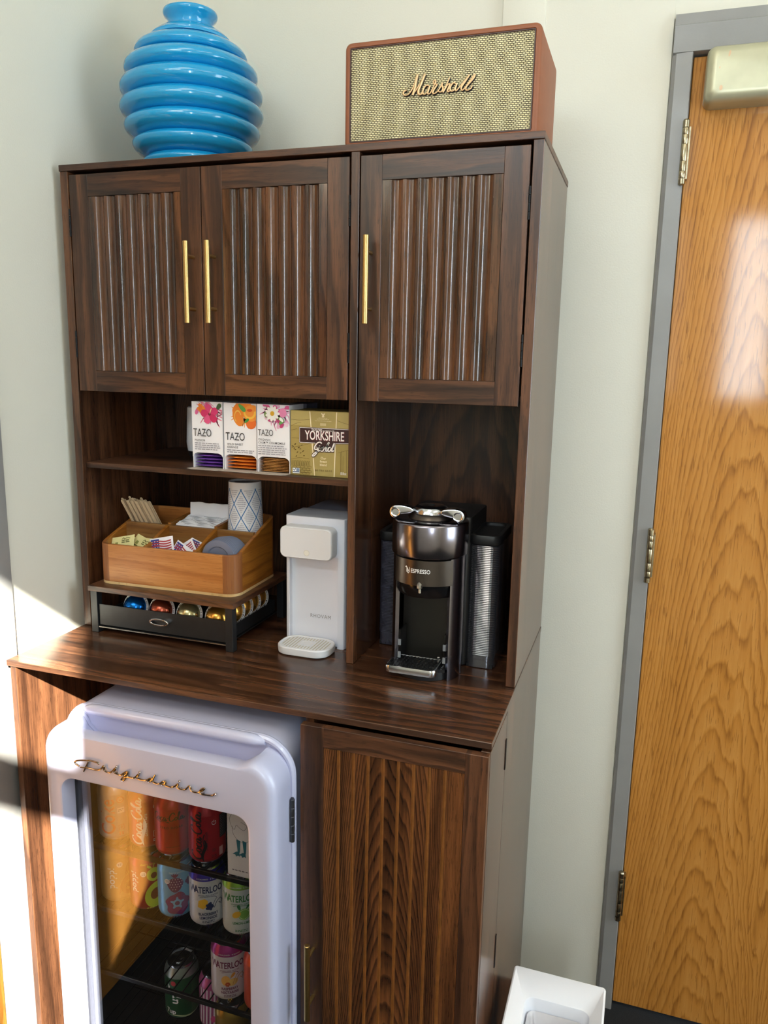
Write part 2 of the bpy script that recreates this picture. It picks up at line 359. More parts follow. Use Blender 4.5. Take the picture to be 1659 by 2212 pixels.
# ================================================================== the room
M_wall = pm('wall_paint', '#dcd9cd', 0.75, var=(3, 0.015), bump=(260, 0.25, 0.0012))
M_ceil = pm('ceiling_paint', '#e6e4da', 0.9)
M_floor = pm('carpet', '#1b1c1e', 0.95, var=(420, 0.5), bump=(700, 0.8, 0.004))
M_frame = pm('grey_frame_paint', '#8f8e8d', 0.32, var=(12, 0.05), bump=(60, 0.3, 0.0015))
M_winf = pm('window_frame_paint', '#c9c7c0', 0.5)
M_pane = clear_glass('window_glass', (0.97, 0.99, 0.98, 1))
M_black = pm('black_metal', '#17171a', 0.45)
M_dark = pm('dark_gap', '#0a0908', 0.9)
def wall(name, axis, a0, a1, u0, u1, z0, z1, holes, m=None):
    """a wall slab with openings: axis = its thickness direction"""
    us = sorted({u0, u1} | {h[i] for h in holes for i in (0, 1)}); zs = sorted({z0, z1} | {h[i] for h in holes for i in (2, 3)})
    mb = MB()
    for i in range(len(us) - 1):
        for j in range(len(zs) - 1):
            uc, zc = (us[i] + us[i + 1]) / 2, (zs[j] + zs[j + 1]) / 2
            if any(h[0] < uc < h[1] and h[2] < zc < h[3] for h in holes): continue
            if axis == 'y': mb.box(us[i], us[i + 1], a0, a1, zs[j], zs[j + 1], m or M_wall)
            else: mb.box(a0, a1, us[i], us[i + 1], zs[j], zs[j + 1], m or M_wall)
    return mb
XL, YB, XR, ZT = -0.02, 0.45, 3.2, 2.25
mb = wall('wall_back', 'y', YB, YB + 0.15, XL - 0.15, XR + 0.15, -ZF, ZT, [(1.2, 2.22, -ZF, 1.30)])
mb.box(0.832, 0.926, YB - 0.012, YB, -ZF, ZT, M_wall, 0.003)          # the shallow pier behind the speaker
mb.box(0.926, 1.19, YB - 0.008, YB, -ZF, ZT, M_wall)
single('wall_back', mb, kind='structure', loc=(1, YB, -ZF))
single('wall_left', wall('wall_left', 'x', XL - 0.15, XL, FW - 0.15, YB, -ZF, ZT, []), kind='structure', loc=(XL, -1, -ZF))
single('wall_front', wall('wall_front', 'y', FW - 0.06, FW, XL, XR, -ZF, ZT, [(0.02, 0.98, 1.66, 2.12), (1.17, 1.36, 0.44, 1.96), (1.55, 1.8565, 0.44, 1.96)]), kind='structure', loc=(1, FW, -ZF))
single('wall_right', wall('wall_right', 'x', XR, XR + 0.15, FW - 0.15, YB, -ZF, ZT, [(-1.12, 0.0, -0.1, 1.6)]), kind='structure', loc=(XR, -1, -ZF))
single('floor', MB().box(XL - 0.15, XR + 0.15, FW - 0.15, YB + 0.15, -ZF - 0.1, -ZF, M_floor), kind='structure')
single('ceiling', MB().box(XL - 0.15, XR + 0.15, FW - 0.15, YB + 0.15, ZT, ZT + 0.1, M_ceil), kind='structure')
def window(n, axis, a, u0, u1, z0, z1, rail=None, t=0.02):
    f = MB(); g = MB()
    def bx(mb, p0, p1, q0, q1, d0, d1, m):
        if axis == 'y': mb.box(p0, p1, d0, d1, q0, q1, m)
        else: mb.box(d0, d1, p0, p1, q0, q1, m)
    d0, d1 = a - 0.0285, a + 0.0285
    for p in ((u0, u0 + t, z0, z1), (u1 - t, u1, z0, z1), (u0 + t, u1 - t, z0, z0 + t), (u0 + t, u1 - t, z1 - t, z1)): bx(f, *p, d0, d1, M_winf)
    if rail: bx(f, u0 + t, u1 - t, rail[0], rail[1], d0, d1, M_winf)
    bx(g, u0 + t, u1 - t, z0 + t, z1 - t, a - 0.004, a, M_pane)
    r = single('window_%d' % n, f, kind='structure')
    part('window_pane', g, r)
window(1, 'y', FW - 0.03, 1.55, 1.8565, 0.44, 1.96, (1.43, 1.52), 0.018)
window(2, 'y', FW - 0.03, 1.17, 1.36, 0.44, 1.96, (1.43, 1.52), 0.018)
window(4, 'y', FW - 0.03, 0.02, 0.98, 1.66, 2.12, None, 0.018)  # invented clerestory, unseen, added so fill light reaches the niches
window(3, 'x', XR + 0.08, -1.12, 0.0, -0.1, 1.6, (1.0, 1.06))
# ---- oak door on the right, its grey frame, hinges and closer
OAKD, OAKM, OAKL = rgb('#7d4c1c'), rgb('#b47833'), rgb('#c58b46')
M_oak = wood('oak_door', 'z', 'x', OAKD, OAKM, OAKL, freq=26, A=17.0, B=0.42, cen=-0.285, cenv=-0.2, warp=0.045, rough=0.5, spec=0.1, contrast=0.7, pore=0.5, fine=0.5, coat=0.45, coat_r=0.09, bump=0.12)
DX0, DX1, DZ0, DZ1, DY = 1.2345, 2.18, -1.0135, 1.243, 0.445
M_hinge = pm('aged_nickel', '#a59a80', 0.28, 1.0, var=(90, 0.25))
M_closer = pm('closer_champagne', '#b9b69a', 0.35, 0.35, var=(30, 0.05))
M_bare = pm('bare_metal_spot', '#c9a98a', 0.4, 0.4)
f = MB()
def jamb(x0, x1, z0, z1):
    f.box(x0, x1, 0.43, 0.60, z0, z1, M_frame, 0.004)
f.prism([(1.193, 0.448), (1.193, 0.436), (1.2, 0.429), (1.231, 0.427), (1.233, 0.430), (1.233, 0.486), (1.25, 0.486), (1.25, 0.6), (1.193, 0.6)], 'z', -ZF, 1.2482, M_frame)
f.prism([(2.225, 0.448), (2.225, 0.436), (2.218, 0.429), (2.184, 0.427), (2.181, 0.430), (2.181, 0.486), (2.165, 0.486), (2.165, 0.6), (2.225, 0.6)], 'z', -ZF, 1.2482, M_frame)
f.prism([(0.448, 1.323), (0.434, 1.323), (0.431, 1.302), (0.425, 1.299), (0.426, 1.2485), (0.430, 1.247), (0.486, 1.247), (0.486, 1.232), (0.6, 1.232), (0.6, 1.323)], 'x', 1.193, 2.225, M_frame)
single('trim_1', f, kind='structure', loc=(1.7, 0.45, -ZF))
d1 = single('door_1', MB().box(DX0, DX1, DY, DY + 0.042, DZ0, DZ1, M_oak, 0.0015, 1), kind='structure', loc=(1.7, DY, DZ0))
for z0, z1 in ((0.990, 1.118), (0.1245, 0.252), (-0.759, -0.622)):
    h = MB(); L = z1 - z0; x, y, r = 1.2305, 0.4215, 0.0068
    h.lathe([(r * 0.6, 0), (r * 1.02, 0.002), (r, 0.012)], M_hinge, (x, y, z0 - 0.001), 20)
    k = 5; cuts = [0.013, 0.30 * L, 0.36 * L, 0.60 * L, 0.72 * L, L - 0.018]
    a = 0.013
    for b in (0.026, 0.36 * L, 0.62 * L, L - 0.030, L - 0.017):
        h.lathe([(r * 0.93, a), (r, a + 0.0012), (r, b - 0.0012), (r * 0.93, b)], M_hinge, (x, y, z0), 20); a = b
    h.lathe([(r, L - 0.016), (r * 1.02, L - 0.003), (r * 0.7, L)], M_hinge, (x, y, z0), 20)
    h.box(x - 0.006, x + 0.010, y + 0.003, DY - 0.0004, z0 + 0.012, z1 - 0.014, M_hinge)
    part('hinge', h, d1)
c = MB(); cx0, cx1, cz0, cz1 = 1.259, 1.62, 1.138, 1.243
c.loft([[(x, y, z) for x, z in rr(cx0 + i, cx1 - i, cz0 + i, cz1 - i, 0.014, 6)] for y, i in ((DY - 0.0004, 0), (0.402, 0), (0.392, 0.002), (0.385, 0.006), (0.381, 0.012), (0.380, 0.018))], M_closer)
T = TY(0, 0, 0.3796)
c.disc(T, 1.2885, 1.1605, 0.0032, 0.005, M_bare); c.disc(T, 1.299, 1.222, 0.002, 0.006, M_bare, rot=-0.2); c.disc(T, 1.283, 1.198, 0.0012, 0.002, M_bare)
part('door_closer', c, d1, 'champagne metal door closer cover with chipped paint')
# ---- second oak door on the left wall, just entering the picture
M_oak2 = wood('oak_door_left', 'z', 'y', OAKD, OAKM, OAKL, freq=17, A=16.0, B=0.42, cen=-0.3, warp=0.05, rough=0.25, contrast=0.5, pore=0.3, fine=0.55, coat=0.4, bump=0.12)
f = MB(); ca = XL + 0.0115
f.box(XL - 0.01, ca, -0.297, -0.197, -ZF, 1.32, M_frame, 0.002)
f.box(XL - 0.01, ca, -1.02, -0.968, -ZF, 1.32, M_frame, 0.002)
f.box(XL - 0.01, ca, -0.968, -0.297, 1.247, 1.32, M_frame, 0.002)
single('trim_2', f, kind='structure')
single('door_2', MB().box(XL + 0.0004, XL + 0.009, -0.965, -0.2995, DZ0, 1.244, M_oak2), kind='structure')
single('reflection_backdrop', MB().box(XL + 0.0004, XL + 0.03, -2.0, -1.022, -ZF, 1.244, pm('dark_backdrop_paint', '#1d1c1d', 0.6)), kind='structure')  # unseen dark panel, added to keep the fridge glass reflection dark
# ---- unseen ceiling panels, added only to light the room
M_diff = pm('lit_diffuser', '#fff6e6', 0.5, emit=('#fff3df', 3.9))
for i, (x, y) in enumerate(((0.75, -1.35), (2.2, -1.35))):
    r = thing('ceiling_fill_light', ('unseen white framed ceiling light panel added over the coffee cabinet', 'unseen white framed ceiling light panel added over the oak door side of the room')[i], 'ceiling light', (x, y, ZT - 0.03), 'added ceiling light panels')
    a = MB(); w, d = 0.3, 0.6
    for p in ((-w, w, -d, -d + .02), (-w, w, d - .02, d), (-w, -w + .02, -d + .02, d - .02), (w - .02, w, -d + .02, d - .02)): a.box(x + p[0], x + p[1], y + p[2], y + p[3], ZT - 0.03, ZT - 0.0005, M_winf)
    part('light_frame', a, r)
    part('diffuser', MB().box(x - w + .021, x + w - .021, y - d + .021, y + d - .021, ZT - 0.024, ZT - 0.012, M_diff), r)
# ================================================================== coffee cabinet: hutch, worktop, base
W_v = walnut('upright', 'z', 'x')
W_side = walnut('side', 'z', 'y', rough=0.22, warp=0.012, contrast=0.3, bump=0.06)
W_h = walnut('rail', 'x', 'z', freq=34, warp=0.035)
W_top = walnut('worktop', 'x', 'y', freq=30, rough=0.24, warp=0.03, bump=0.1)
W_slab = walnut('slab', 'x', 'z', rough=0.4)
W_back = walnut('back', 'z', 'x', cen=0.32, A=7.0, B=0.5, lin_=0.0, freq=16, warp=0.05)
W_fl = [walnut('fluted%d' % i, 'z', 'x', cen=c_, freq=24, rough=0.15, bump=0.15, coat=0.3, warp=0.03, B=b_) for i, (c_, b_) in enumerate(((-0.33, 0.05), (0.04, 0.12), (0.31, 0.08)))]
W_low = walnut('low_panel', 'z', 'x', cen=0.325, cenv=0.2, A=46.0, B=0.62, lin_=0.0, freq=34, warp=0.03, contrast=0.75, rough=0.2, bump=0.1, mid=rgb('#4a2d1b'), lite=rgb('#7d4f2d'))
M_gold = pm('brushed_gold', '#cbab6e', 0.3, 1.0, var=(200, 0.06))
M_hbl = pm('hinge_black', '#0e0e10', 0.4, 0.6)
M_groove = pm('groove_highlight', '#95602f', 0.35, var=(60, 0.2))  # orange highlight lines of the lower door, put into the groove colour
TH = 0.0165
hc = thing('hutch_cabinet', 'dark walnut upper hutch with three fluted doors and open shelves', 'cabinet', (0.5, 0.19, 0))
part('side_panel', MB().box(0, 0.019, 0, 0.386, 0.0005, 0.9883, W_side, 0.0008, 1).facing('y', W_v), hc)
part('side_panel', MB().box(0.982, 1.0, 0, 0.386, 0.0005, 0.9883, W_side, 0.0008, 1).facing('y', W_v), hc)
part('top_panel', MB().box(-0.001, 1.001, -0.002, 0.388, 0.9886, 1.001, W_slab, 0.0008, 1), hc)
part('divider', MB().box(0.651, 0.667, 0.0, 0.37, 0.0005, 0.9883, W_side, 0.0008, 1).facing('y', W_v), hc)
part('back_panel', MB().box(0.0192, 0.9818, 0.3702, 0.384, 0.0005, 0.9883, W_back), hc)
part('compartment_floor', MB().box(0.0192, 0.6508, 0.0185, 0.37, 0.5405, 0.5560, W_h), hc)
part('compartment_floor', MB().box(0.6672, 0.9818, 0.0185, 0.37, 0.5405, 0.5560, W_h), hc)
part('shelf', MB().box(0.0192, 0.6508, 0.012, 0.37, 0.3672, 0.3795, W_slab, 0.0008, 1), hc)
def fluted(x0, x1, z0, z1, yf, yb, cs, gw, gd, m, slot=False):
    """panel whose face carries scooped vertical grooves"""
    R = (gw * gw / 4 + gd * gd) / (2 * gd); pts = [(x0, yf)]
    for c_ in cs:
        if slot:
            pts += [(c_ - gw / 2, yf), (c_ - gw / 2 + 0.0009, yf + gd), (c_ + gw / 2 - 0.0009, yf + gd), (c_ + gw / 2, yf)]; continue
        for k in range(-8, 9):
            o = gw / 2 * math.sin(k / 8 * PI / 2) if abs(k) < 8 else gw / 2 * (1 if k > 0 else -1)
            pts.append((c_ + o, yf + max(0.0, math.sqrt(max(R * R - o * o, 0)) - (R - gd))))
    pts.append((x1, yf))
    mb = MB(); n = len(pts)
    v = [(x, y, z) for z in (z0, z1) for x, y in pts] + [(x0, yb, z0), (x1, yb, z0), (x0, yb, z1), (x1, yb, z1)]
    f_ = [(i, i + 1, n + i + 1, n + i) for i in range(n - 1)] + [(2 * n, 2 * n + 2, 2 * n + 3, 2 * n + 1), (0, n, 2 * n + 2, 2 * n), (n - 1, 2 * n + 1, 2 * n + 3, 2 * n - 1),
         tuple(range(n)) + (2 * n + 1, 2 * n), tuple(range(n, 2 * n)) + (2 * n + 3, 2 * n + 2)]
    mb.add(v, f_, m)
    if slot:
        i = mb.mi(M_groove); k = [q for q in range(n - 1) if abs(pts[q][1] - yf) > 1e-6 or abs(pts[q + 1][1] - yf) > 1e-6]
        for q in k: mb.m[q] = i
    return mb
def door(parent, x0, x1, z0, z1, yf, px0, px1, pz0, pz1, cs, hx, hz0, hz1, hinge_x, mp, gw=0.0225, gd=0.0046, label=None):
    d = MB(); yb = yf + TH - 0.001; g = 0.0006
    d.box(x0, px0, yf, yb, z0, z1, W_v, 0.0007, 1); d.box(px1, x1, yf, yb, z0, z1, W_v, 0.0007, 1)
    d.box(px0, px1, yf + 0.0002, yb, pz1, z1, W_h, 0.0005, 1); d.box(px0, px1, yf + 0.0002, yb, z0, pz0, W_h, 0.0005, 1)
    o = part('door', d, parent, label)
    part('fluted_panel', fluted(px0 + g, px1 - g, pz0 + g, pz1 - g, yf + 0.0009, yb - 0.001, cs, gw, gd, mp, gw < 0.01), o)
    h = MB(); hy = yf - 0.028; r = 0.0056
    h.lathe([(r * 0.8, hz0), (r, hz0 + 0.0008), (r, hz1 - 0.0008), (r * 0.8, hz1)], M_gold, (hx, hy, 0), 20)
    for q in (0.18, 0.82):
        z = hz0 + (hz1 - hz0) * q; h.tube([(hx, hy, z), (hx, yf + 0.0003, z)], 0.0038, M_gold, 14)
    part('handle', h, o, 'brushed gold bar handle')
    for za, zb in hinge_x[1] if hinge_x else ():
        k = MB(); x = hinge_x[0]
        n = 4
        for i in range(n): k.lathe([(0.0022, 0.0), (0.0022, (zb - za) / n - 0.0008)], M_hbl, (x, yf - 0.0012, za + (zb - za) * i / n), 10)
        part('hinge', k, o)
    return o
HZ = ((0.859, 0.9145), (0.609, 0.666)); dz0, dz1 = 0.538, 0.981
for i, (a, b, p0, p1, hx, hg) in enumerate(((0.0215, 0.3328, 0.0665, 0.2880, 0.3140, 0.0203), (0.3348, 0.6470, 0.3805, 0.6035, 0.3620, 0.6490), (0.6695, 0.9780, 0.7110, 0.9335, 0.6915, 0.9798))):
    c_ = (p0 + p1) / 2
    door(hc, a, b, dz0, dz1, 0.0008, p0, p1, 0.5815, 0.9372, [c_ + (k - 3) * 0.0276 for k in range(7)], hx, 0.681, 0.8388, (hg, HZ), W_fl[i])
single('worktop', MB().box(0.0, 1.001, -0.237, 0.386, -0.0122, 0.0, W_top, 0.0009, 1).facing('y', W_slab), 'dark walnut worktop board carrying the drinks machines', 'worktop')
bc = thing('base_cabinet', 'dark walnut base cabinet under the worktop with grooved door', 'cabinet', (0.5, 0.07, -ZF))
part('side_panel', MB().box(0.004, 0.0185, -0.232, 0.386, -ZF, -0.0126, W_side, 0.0008, 1).facing('y', W_v), bc)
part('side_panel', MB().box(0.984, 1.0, -0.0742, 0.386, -ZF, -0.0126, W_side, 0.0008, 1).facing('y', W_v), bc)
part('partition', MB().box(0.6655, 0.681, -0.232, 0.37, -ZF, -0.0126, W_side), bc)
part('back_panel', MB().box(0.019, 0.9838, 0.3702, 0.384, -ZF, -0.0126, W_back), bc)
part('plinth', MB().box(0.6812, 0.9838, -0.20, -0.186, -ZF, -0.955, W_h), bc)
yl = -0.2545
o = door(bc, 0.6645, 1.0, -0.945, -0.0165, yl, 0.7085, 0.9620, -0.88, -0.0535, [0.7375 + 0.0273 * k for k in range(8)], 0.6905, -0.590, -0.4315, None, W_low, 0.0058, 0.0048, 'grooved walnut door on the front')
part('door_edge', MB().box(0.984, 1.0002, yl + TH, -0.0758, -0.945, -0.0165, W_side, 0.0006, 1), o)
for za, zb in ((-0.1305, -0.070), (-0.5545, -0.4828)):
    part('hinge', MB().box(0.9985, 1.0016, -0.079, -0.071, za, zb, M_hbl, 0.0006, 1), o)
# ================================================================== on top of the hutch: vase and speaker
M_vase = pm('blue_glaze', '#1899d2', 0.12, spec=0.5, coat=0.6, var=(6, 0.03))
vx, vy, vz = 0.195, 0.205, 1.0012
rings = [(1.0285, 0.105), (1.0640, 0.126), (1.1020, 0.1435), (1.1420, 0.1520), (1.1850, 0.1505), (1.2290, 0.1390), (1.2690, 0.1120), (1.3000, 0.0720)]
env = sorted([(1.003, 0.085)] + rings + [(1.318, 0.050), (1.335, 0.048)])
def lin(tab, z):
    for (a, p), (b, q) in zip(tab, tab[1:]):
        if a <= z <= b: return p + (q - p) * (z - a) / (b - a)
    return tab[0][1] if z < tab[0][0] else tab[-1][1]
prof = [(0.0, vz), (0.080, vz), (0.086, vz + 0.003)]
edges = [1.0075] + [(a[0] + b[0]) / 2 for a, b in zip(rings, rings[1:])] + [1.3125]
for k, (zc, R) in enumerate(rings):
    lo, hi = edges[k], edges[k + 1]
    for i in range(13):
        q = -1 + 2 * i / 12; q2 = math.copysign(abs(q) ** 0.85, q); z = (lo + hi) / 2 + q * (hi - lo) / 2
        dpt = 0.021 if k < 6 else (0.015 if k == 6 else 0.007)
        prof.append((lin(env, z) - dpt * (1 - math.sqrt(max(0, 1 - (q * 0.985) ** 2))) + (0.003 if abs(q) < .6 else 0), z))
prof += [(0.0455, 1.316), (0.0462, 1.322), (0.0500, 1.329), (0.0560, 1.335), (0.0582, 1.340), (0.0575, 1.3445), (0.0540, 1.346), (0.0500, 1.343), (0.0430, 1.333), (0.0400, 1.318), (0.0600, 1.29), (0.10, 1.25), (0.0, 1.24)]
single('vase', MB().lathe(prof, M_vase, (vx, vy, 0), 96), 'glossy blue ribbed vase on top of the walnut cabinet', 'vase', loc=(vx, vy, vz), smooth=60)

M_leather = pm('tan_vinyl', '#8a5032', 0.5, var=(40, 0.06), bump=(900, 0.35, 0.0008))
def weave():
    m, t, b, oc = base('speaker_cloth')
    sp = t.new('ShaderNodeSeparateXYZ'); t.link(oc, sp.inputs[0]); cb = t.new('ShaderNodeCombineXYZ')
    t.link(sp.outputs[0], cb.inputs[0]); t.link(sp.outputs[2], cb.inputs[1])
    br = t.new('ShaderNodeTexBrick'); br.offset = 0.5; t.link(cb.outputs[0], br.inputs['Vector'])
    for k, v in (('Scale', 1.0), ('Mortar Size', 0.0009), ('Mortar Smooth', 0.6), ('Brick Width', 0.0062), ('Row Height', 0.0032)): br.inputs[k].default_value = v
    br.inputs['Color1'].default_value = rgb('#ece3ba'); br.inputs['Color2'].default_value = rgb('#dfd4a2'); br.inputs['Mortar'].default_value = rgb('#433517')
    t.link(br.outputs[0], b.inputs['Base Color']); b.inputs['Roughness'].default_value = 0.6
    bn = t.new('ShaderNodeBump'); bn.invert = True; bn.inputs['Strength'].default_value = 0.6; bn.inputs['Distance'].default_value = 0.001
    t.link(br.outputs[1], bn.inputs['Height']); t.link(bn.outputs[0], b.inputs['Normal']); return m
M_weave = weave()
M_pipe = pm('dark_piping', '#3a1710', 0.4)
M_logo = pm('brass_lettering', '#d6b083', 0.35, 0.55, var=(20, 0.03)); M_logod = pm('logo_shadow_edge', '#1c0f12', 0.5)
sx0, sx1, sz0, sz1, sy0, sy1 = 0.6160, 0.9790, 1.0065, 1.1915, 0.050, 0.268
sk = thing('speaker', 'brown vinyl speaker with woven gold grille and script lettering', 'speaker', (0.8, 0.16, 1.001))
mb = MB(); L = lambda i, y, j=None: [(x, y, z) for x, z in rr(sx0 + i, sx1 - i, sz0 + i, sz1 - i, max(0.0135 - i, 0.001), 6)]
mb.loft([L(0.006, sy1), L(0.001, sy1 - 0.003), L(0, sy1 - 0.007), L(0, sy0 + 0.007), L(0.002, sy0 + 0.002), L(0.005, sy0), L(0.0096, sy0), L(0.0105, sy0 + 0.001), L(0.0105, sy0 + 0.012)], M_leather)
part('case', mb, sk)
mb = MB(); mb.tube([(x, sy0 + 0.002, z) for x, z in rr(sx0 + 0.0117, sx1 - 0.0117, sz0 + 0.0117, sz1 - 0.0117, 0.001, 2)], 0.0014, M_pipe, 6, closed=True)
part('piping', mb, sk)
part('grille', MB().box(sx0 + 0.0108, sx1 - 0.0108, sy0 + 0.003, sy0 + 0.010, sz0 + 0.0108, sz1 - 0.0108, M_weave), sk)
mb = MB(); T0 = lambda u, v: (u + 0.0009, sy0 + 0.0021, v - 0.0009)
for st in MAR:
    w_ = 0.0021
    P = cr([(a, sy0 - 0.0005, b) for a, b in st], 4)
    rad = []
    for i in range(len(P)):
        a, b = P[max(0, i - 1)], P[min(len(P) - 1, i + 1)]; dz = b[2] - a[2]; l = math.hypot(b[0] - a[0], dz) or 1
        rad.append(0.00115 + (0.00062 if dz < 0 else 0.0) * abs(dz / l))
    if st is MAR[1] or st is MAR[3]: rad = [r * 1.45 for r in rad]
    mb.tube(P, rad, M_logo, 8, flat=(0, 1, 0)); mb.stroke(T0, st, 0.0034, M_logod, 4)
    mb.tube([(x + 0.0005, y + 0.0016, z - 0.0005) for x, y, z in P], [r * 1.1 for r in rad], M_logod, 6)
part('lettering', mb, sk, 'raised brass script lettering', 60)
for x in (sx0 + 0.03, sx1 - 0.03):
    for y in (sy0 + 0.03, sy1 - 0.03): part('rubber_foot', MB().lathe([(0.009, 1.0012), (0.010, 1.007)], M_black, (x, y, 0), 16), sk)

# ================================================================== tea on the upper shelf
M_card = pm('white_card', '#f3f2f7', 0.5, var=(8, 0.01)); M_cardin = pm('grey_card_inside', '#b8aca0', 0.8)
M_ink = pm('ink_black', '#1d1c1f', 0.6); M_inkg = pm('ink_grey', '#8d8c95', 0.6); M_inko = pm('ink_salmon', '#e0a79a', 0.6)
def C_(h, **k): return pm('print_' + h.strip('#'), h, k.pop('rough', 0.5), **k)
ZS = 0.3797
def petal(mb, T, cu, cv, a, l, w, m, y=0):
    out = []
    for i in range(14):
        q = 2 * PI * i / 14; r_ = l * (0.5 + 0.5 * math.cos(q)); s_ = w * math.sin(q) * (0.55 + 0.45 * math.cos(q * 0.5) ** 2)
        out.append((r_ * math.cos(a) - s_ * math.sin(a), r_ * math.sin(a) + s_ * math.cos(a)))
    mid = (l * 0.5 * math.cos(a), l * 0.5 * math.sin(a))
    mb.star(T, cu + mid[0], cv + mid[1], [(p - mid[0], q - mid[1]) for p, q in out], m)
def clipT(T, u0, u1, v0, v1): return lambda u, v: T(min(max(u, u0), u1), min(max(v, v0), v1))
class Lay:
    """successive layers of print, each a hair above the last"""
    def __init__(s, x0, z0, y): s.x, s.z, s.y, s.k = x0, z0, y, 0
    def __call__(s):
        s.k += 1; y = s.y - 0.00012 * s.k; return lambda u, v: (s.x + u, y, s.z + v)
def tea_box(x0, x1, yf, z1, kind, label):
    w = x1 - x0; h = z1 - ZS; yb = yf + 0.068
    r = thing('tea_box', label, 'tea box', ((x0 + x1) / 2, yf + 0.03, ZS), 'white tea cartons on the shelf')
    mb = MB(); t = 0.0012; oh = 0.034
    arch = [(0, 0.006), (0, oh * 0.72), (0.004, oh * 0.9), (0.011, oh), (w - 0.011, oh), (w - 0.004, oh * 0.9), (w, oh * 0.72), (w, 0.006)]
    top = [(0, h), (0, h), (0, h), (0.011, h), (w - 0.011, h), (w, h), (w, h), (w, h)]
    P = lambda y, q: [(x0 + a, y, ZS + b) for a, b in q]
    for y in (yf, yf + t): mb.loft([P(y, arch), P(y, top)], M_card, False, False, closed=False)
    mb.box(x0, x0 + t, yf + t, yb, ZS + 0.001, z1, M_card); mb.box(x1 - t, x1, yf + t, yb, ZS + 0.001, z1, M_card)
    mb.box(x0 + t, x1 - t, yf + t, yb, z1 - t, z1, M_card); mb.box(x0 + t, x1 - t, yb - t, yb, ZS + 0.001, z1 - t, M_card)
    mb.box(x0, x1, yf - 0.004, yb, ZS, ZS + 0.001, M_cardin)
    mb.box(x0 + t, x1 - t, yf + t, yb - t, ZS + oh + 0.006, ZS + oh + 0.007, M_cardin)
    fl = [(x0 - 0.002, yf), (x0 - 0.004, yf - 0.018), (x0 + 0.008, yf - 0.024), (x1 - 0.010, yf - 0.024), (x1 - 0.001, yf - 0.016), (x1, yf)]
    Ly = Lay(x0, ZS, yf); R = random.Random(kind)
    cu, cv = {1: (w * 0.60, h - 0.026), 2: (w * 0.62, h - 0.024), 3: (w * 0.58, h - 0.02)}[kind]
    cl = lambda T: clipT(T, 0.0006, w - 0.0006, 0, h - 0.0006)
    T = cl(Ly())
    sp = {1: '#e58aa5', 2: '#f0a860', 3: '#e9a3c6'}[kind]
    for i in range(46):                                           # soft spray of petals round the flower
        a = R.uniform(PI * 0.75, 2.15 * PI); petal(mb, T, cu + R.uniform(-.012, .02), cv + R.uniform(-.008, .016), a, R.uniform(0.018, 0.031), 0.0016, C_(sp))
    if kind == 1:
        for i in range(9): T = cl(Ly()); petal(mb, T, cu - 0.008 + R.uniform(-.02, .02), h - 0.010 + R.uniform(-.004, .01), R.uniform(3.4, 6.2), 0.018, 0.005, C_(R.choice(['#d5367a', '#c72a63', '#e0679c'])))
        for a in (2.5, 2.9): T = cl(Ly()); petal(mb, T, cu - 0.008, cv + 0.006, a, 0.024, 0.006, C_('#ef8a35'))
        T = cl(Ly()); petal(mb, T, cu - 0.016, cv - 0.006, 1.9, 0.026, 0.006, C_('#e77a2c'))
        T = cl(Ly()); petal(mb, T, w - 0.013, h - 0.016, 0.9, 0.016, 0.006, C_('#3d5a36'))
        for i in range(5):
            T = cl(Ly()); petal(mb, T, cu, cv, 0.5 + i * 2 * PI / 5, 0.0215, 0.010, C_(['#dc3a74', '#e2487f', '#d22f68', '#e85a8c', '#cf2a62'][i]))
        T = cl(Ly()); mb.disc(T, cu, cv, 0.003, 0.003, C_('#7c1236')); T = cl(Ly()); petal(mb, T, cu, cv, 1.2, 0.014, 0.0012, C_('#f4d7a2'))
        name = ['PASSION']
    elif kind == 2:
        for px, py, rx, ry, c in ((-0.004, 0.012, 0.024, 0.016, '#f0872a'), (0.017, -0.018, 0.012, 0.011, '#e9702a'), (0.018, 0.004, 0.019, 0.017, '#f2963a'), (-0.014, -0.006, 0.011, 0.019, '#ee8a30')):
            T = cl(Ly()); mb.disc(T, cu + px, cv + py, rx, ry, C_(c), 24, rot=0.4)
        T = cl(Ly()); mb.annulus(T, cu + 0.014, cv + 0.006, 0.010, 0.0145, C_('#f7c04a'), 24, PI, 2.05 * PI)
        T = cl(Ly()); mb.annulus(T, cu - 0.014, cv - 0.004, 0.0065, 0.0085, C_('#f6bf57'), 22, 0.3, 4.2, 1.6)
        T = cl(Ly()); mb.disc(T, cu + 0.014, cv + 0.010, 0.006, 0.003, C_('#d9541f'))
        T = cl(Ly()); petal(mb, T, cu - 0.012, h - 0.002, -0.75, 0.022, 0.006, C_('#57a04a')); T = cl(Ly()); petal(mb, T, cu + 0.002, cv - 0.016, 0.7, 0.013, 0.004, C_('#3f8a3c'))
        name = ['WILD SWEET', 'ORANGE']
    else:
        for i in range(22): T = cl(Ly()); petal(mb, T, cu + R.uniform(-.024, .028), cv + R.uniform(-.018, .022), R.uniform(0, 6.28), 0.012, 0.0045, C_(R.choice(['#d4588f', '#e7b3d0', '#f3e3ee', '#c23f78', '#7e9c5b', '#f0cfe0'])))
        T = cl(Ly()); mb.disc(T, w - 0.014, cv + 0.004, 0.0085, 0.0095, C_('#e78ab5'))
        for i in range(11): T = cl(Ly()); petal(mb, T, cu - 0.006, cv + 0.002, i * 2 * PI / 11, 0.0165, 0.0042, C_('#f4f1ea'))
        T = cl(Ly()); mb.disc(T, cu - 0.006, cv + 0.002, 0.0046, 0.005, C_('#d8a72c'))
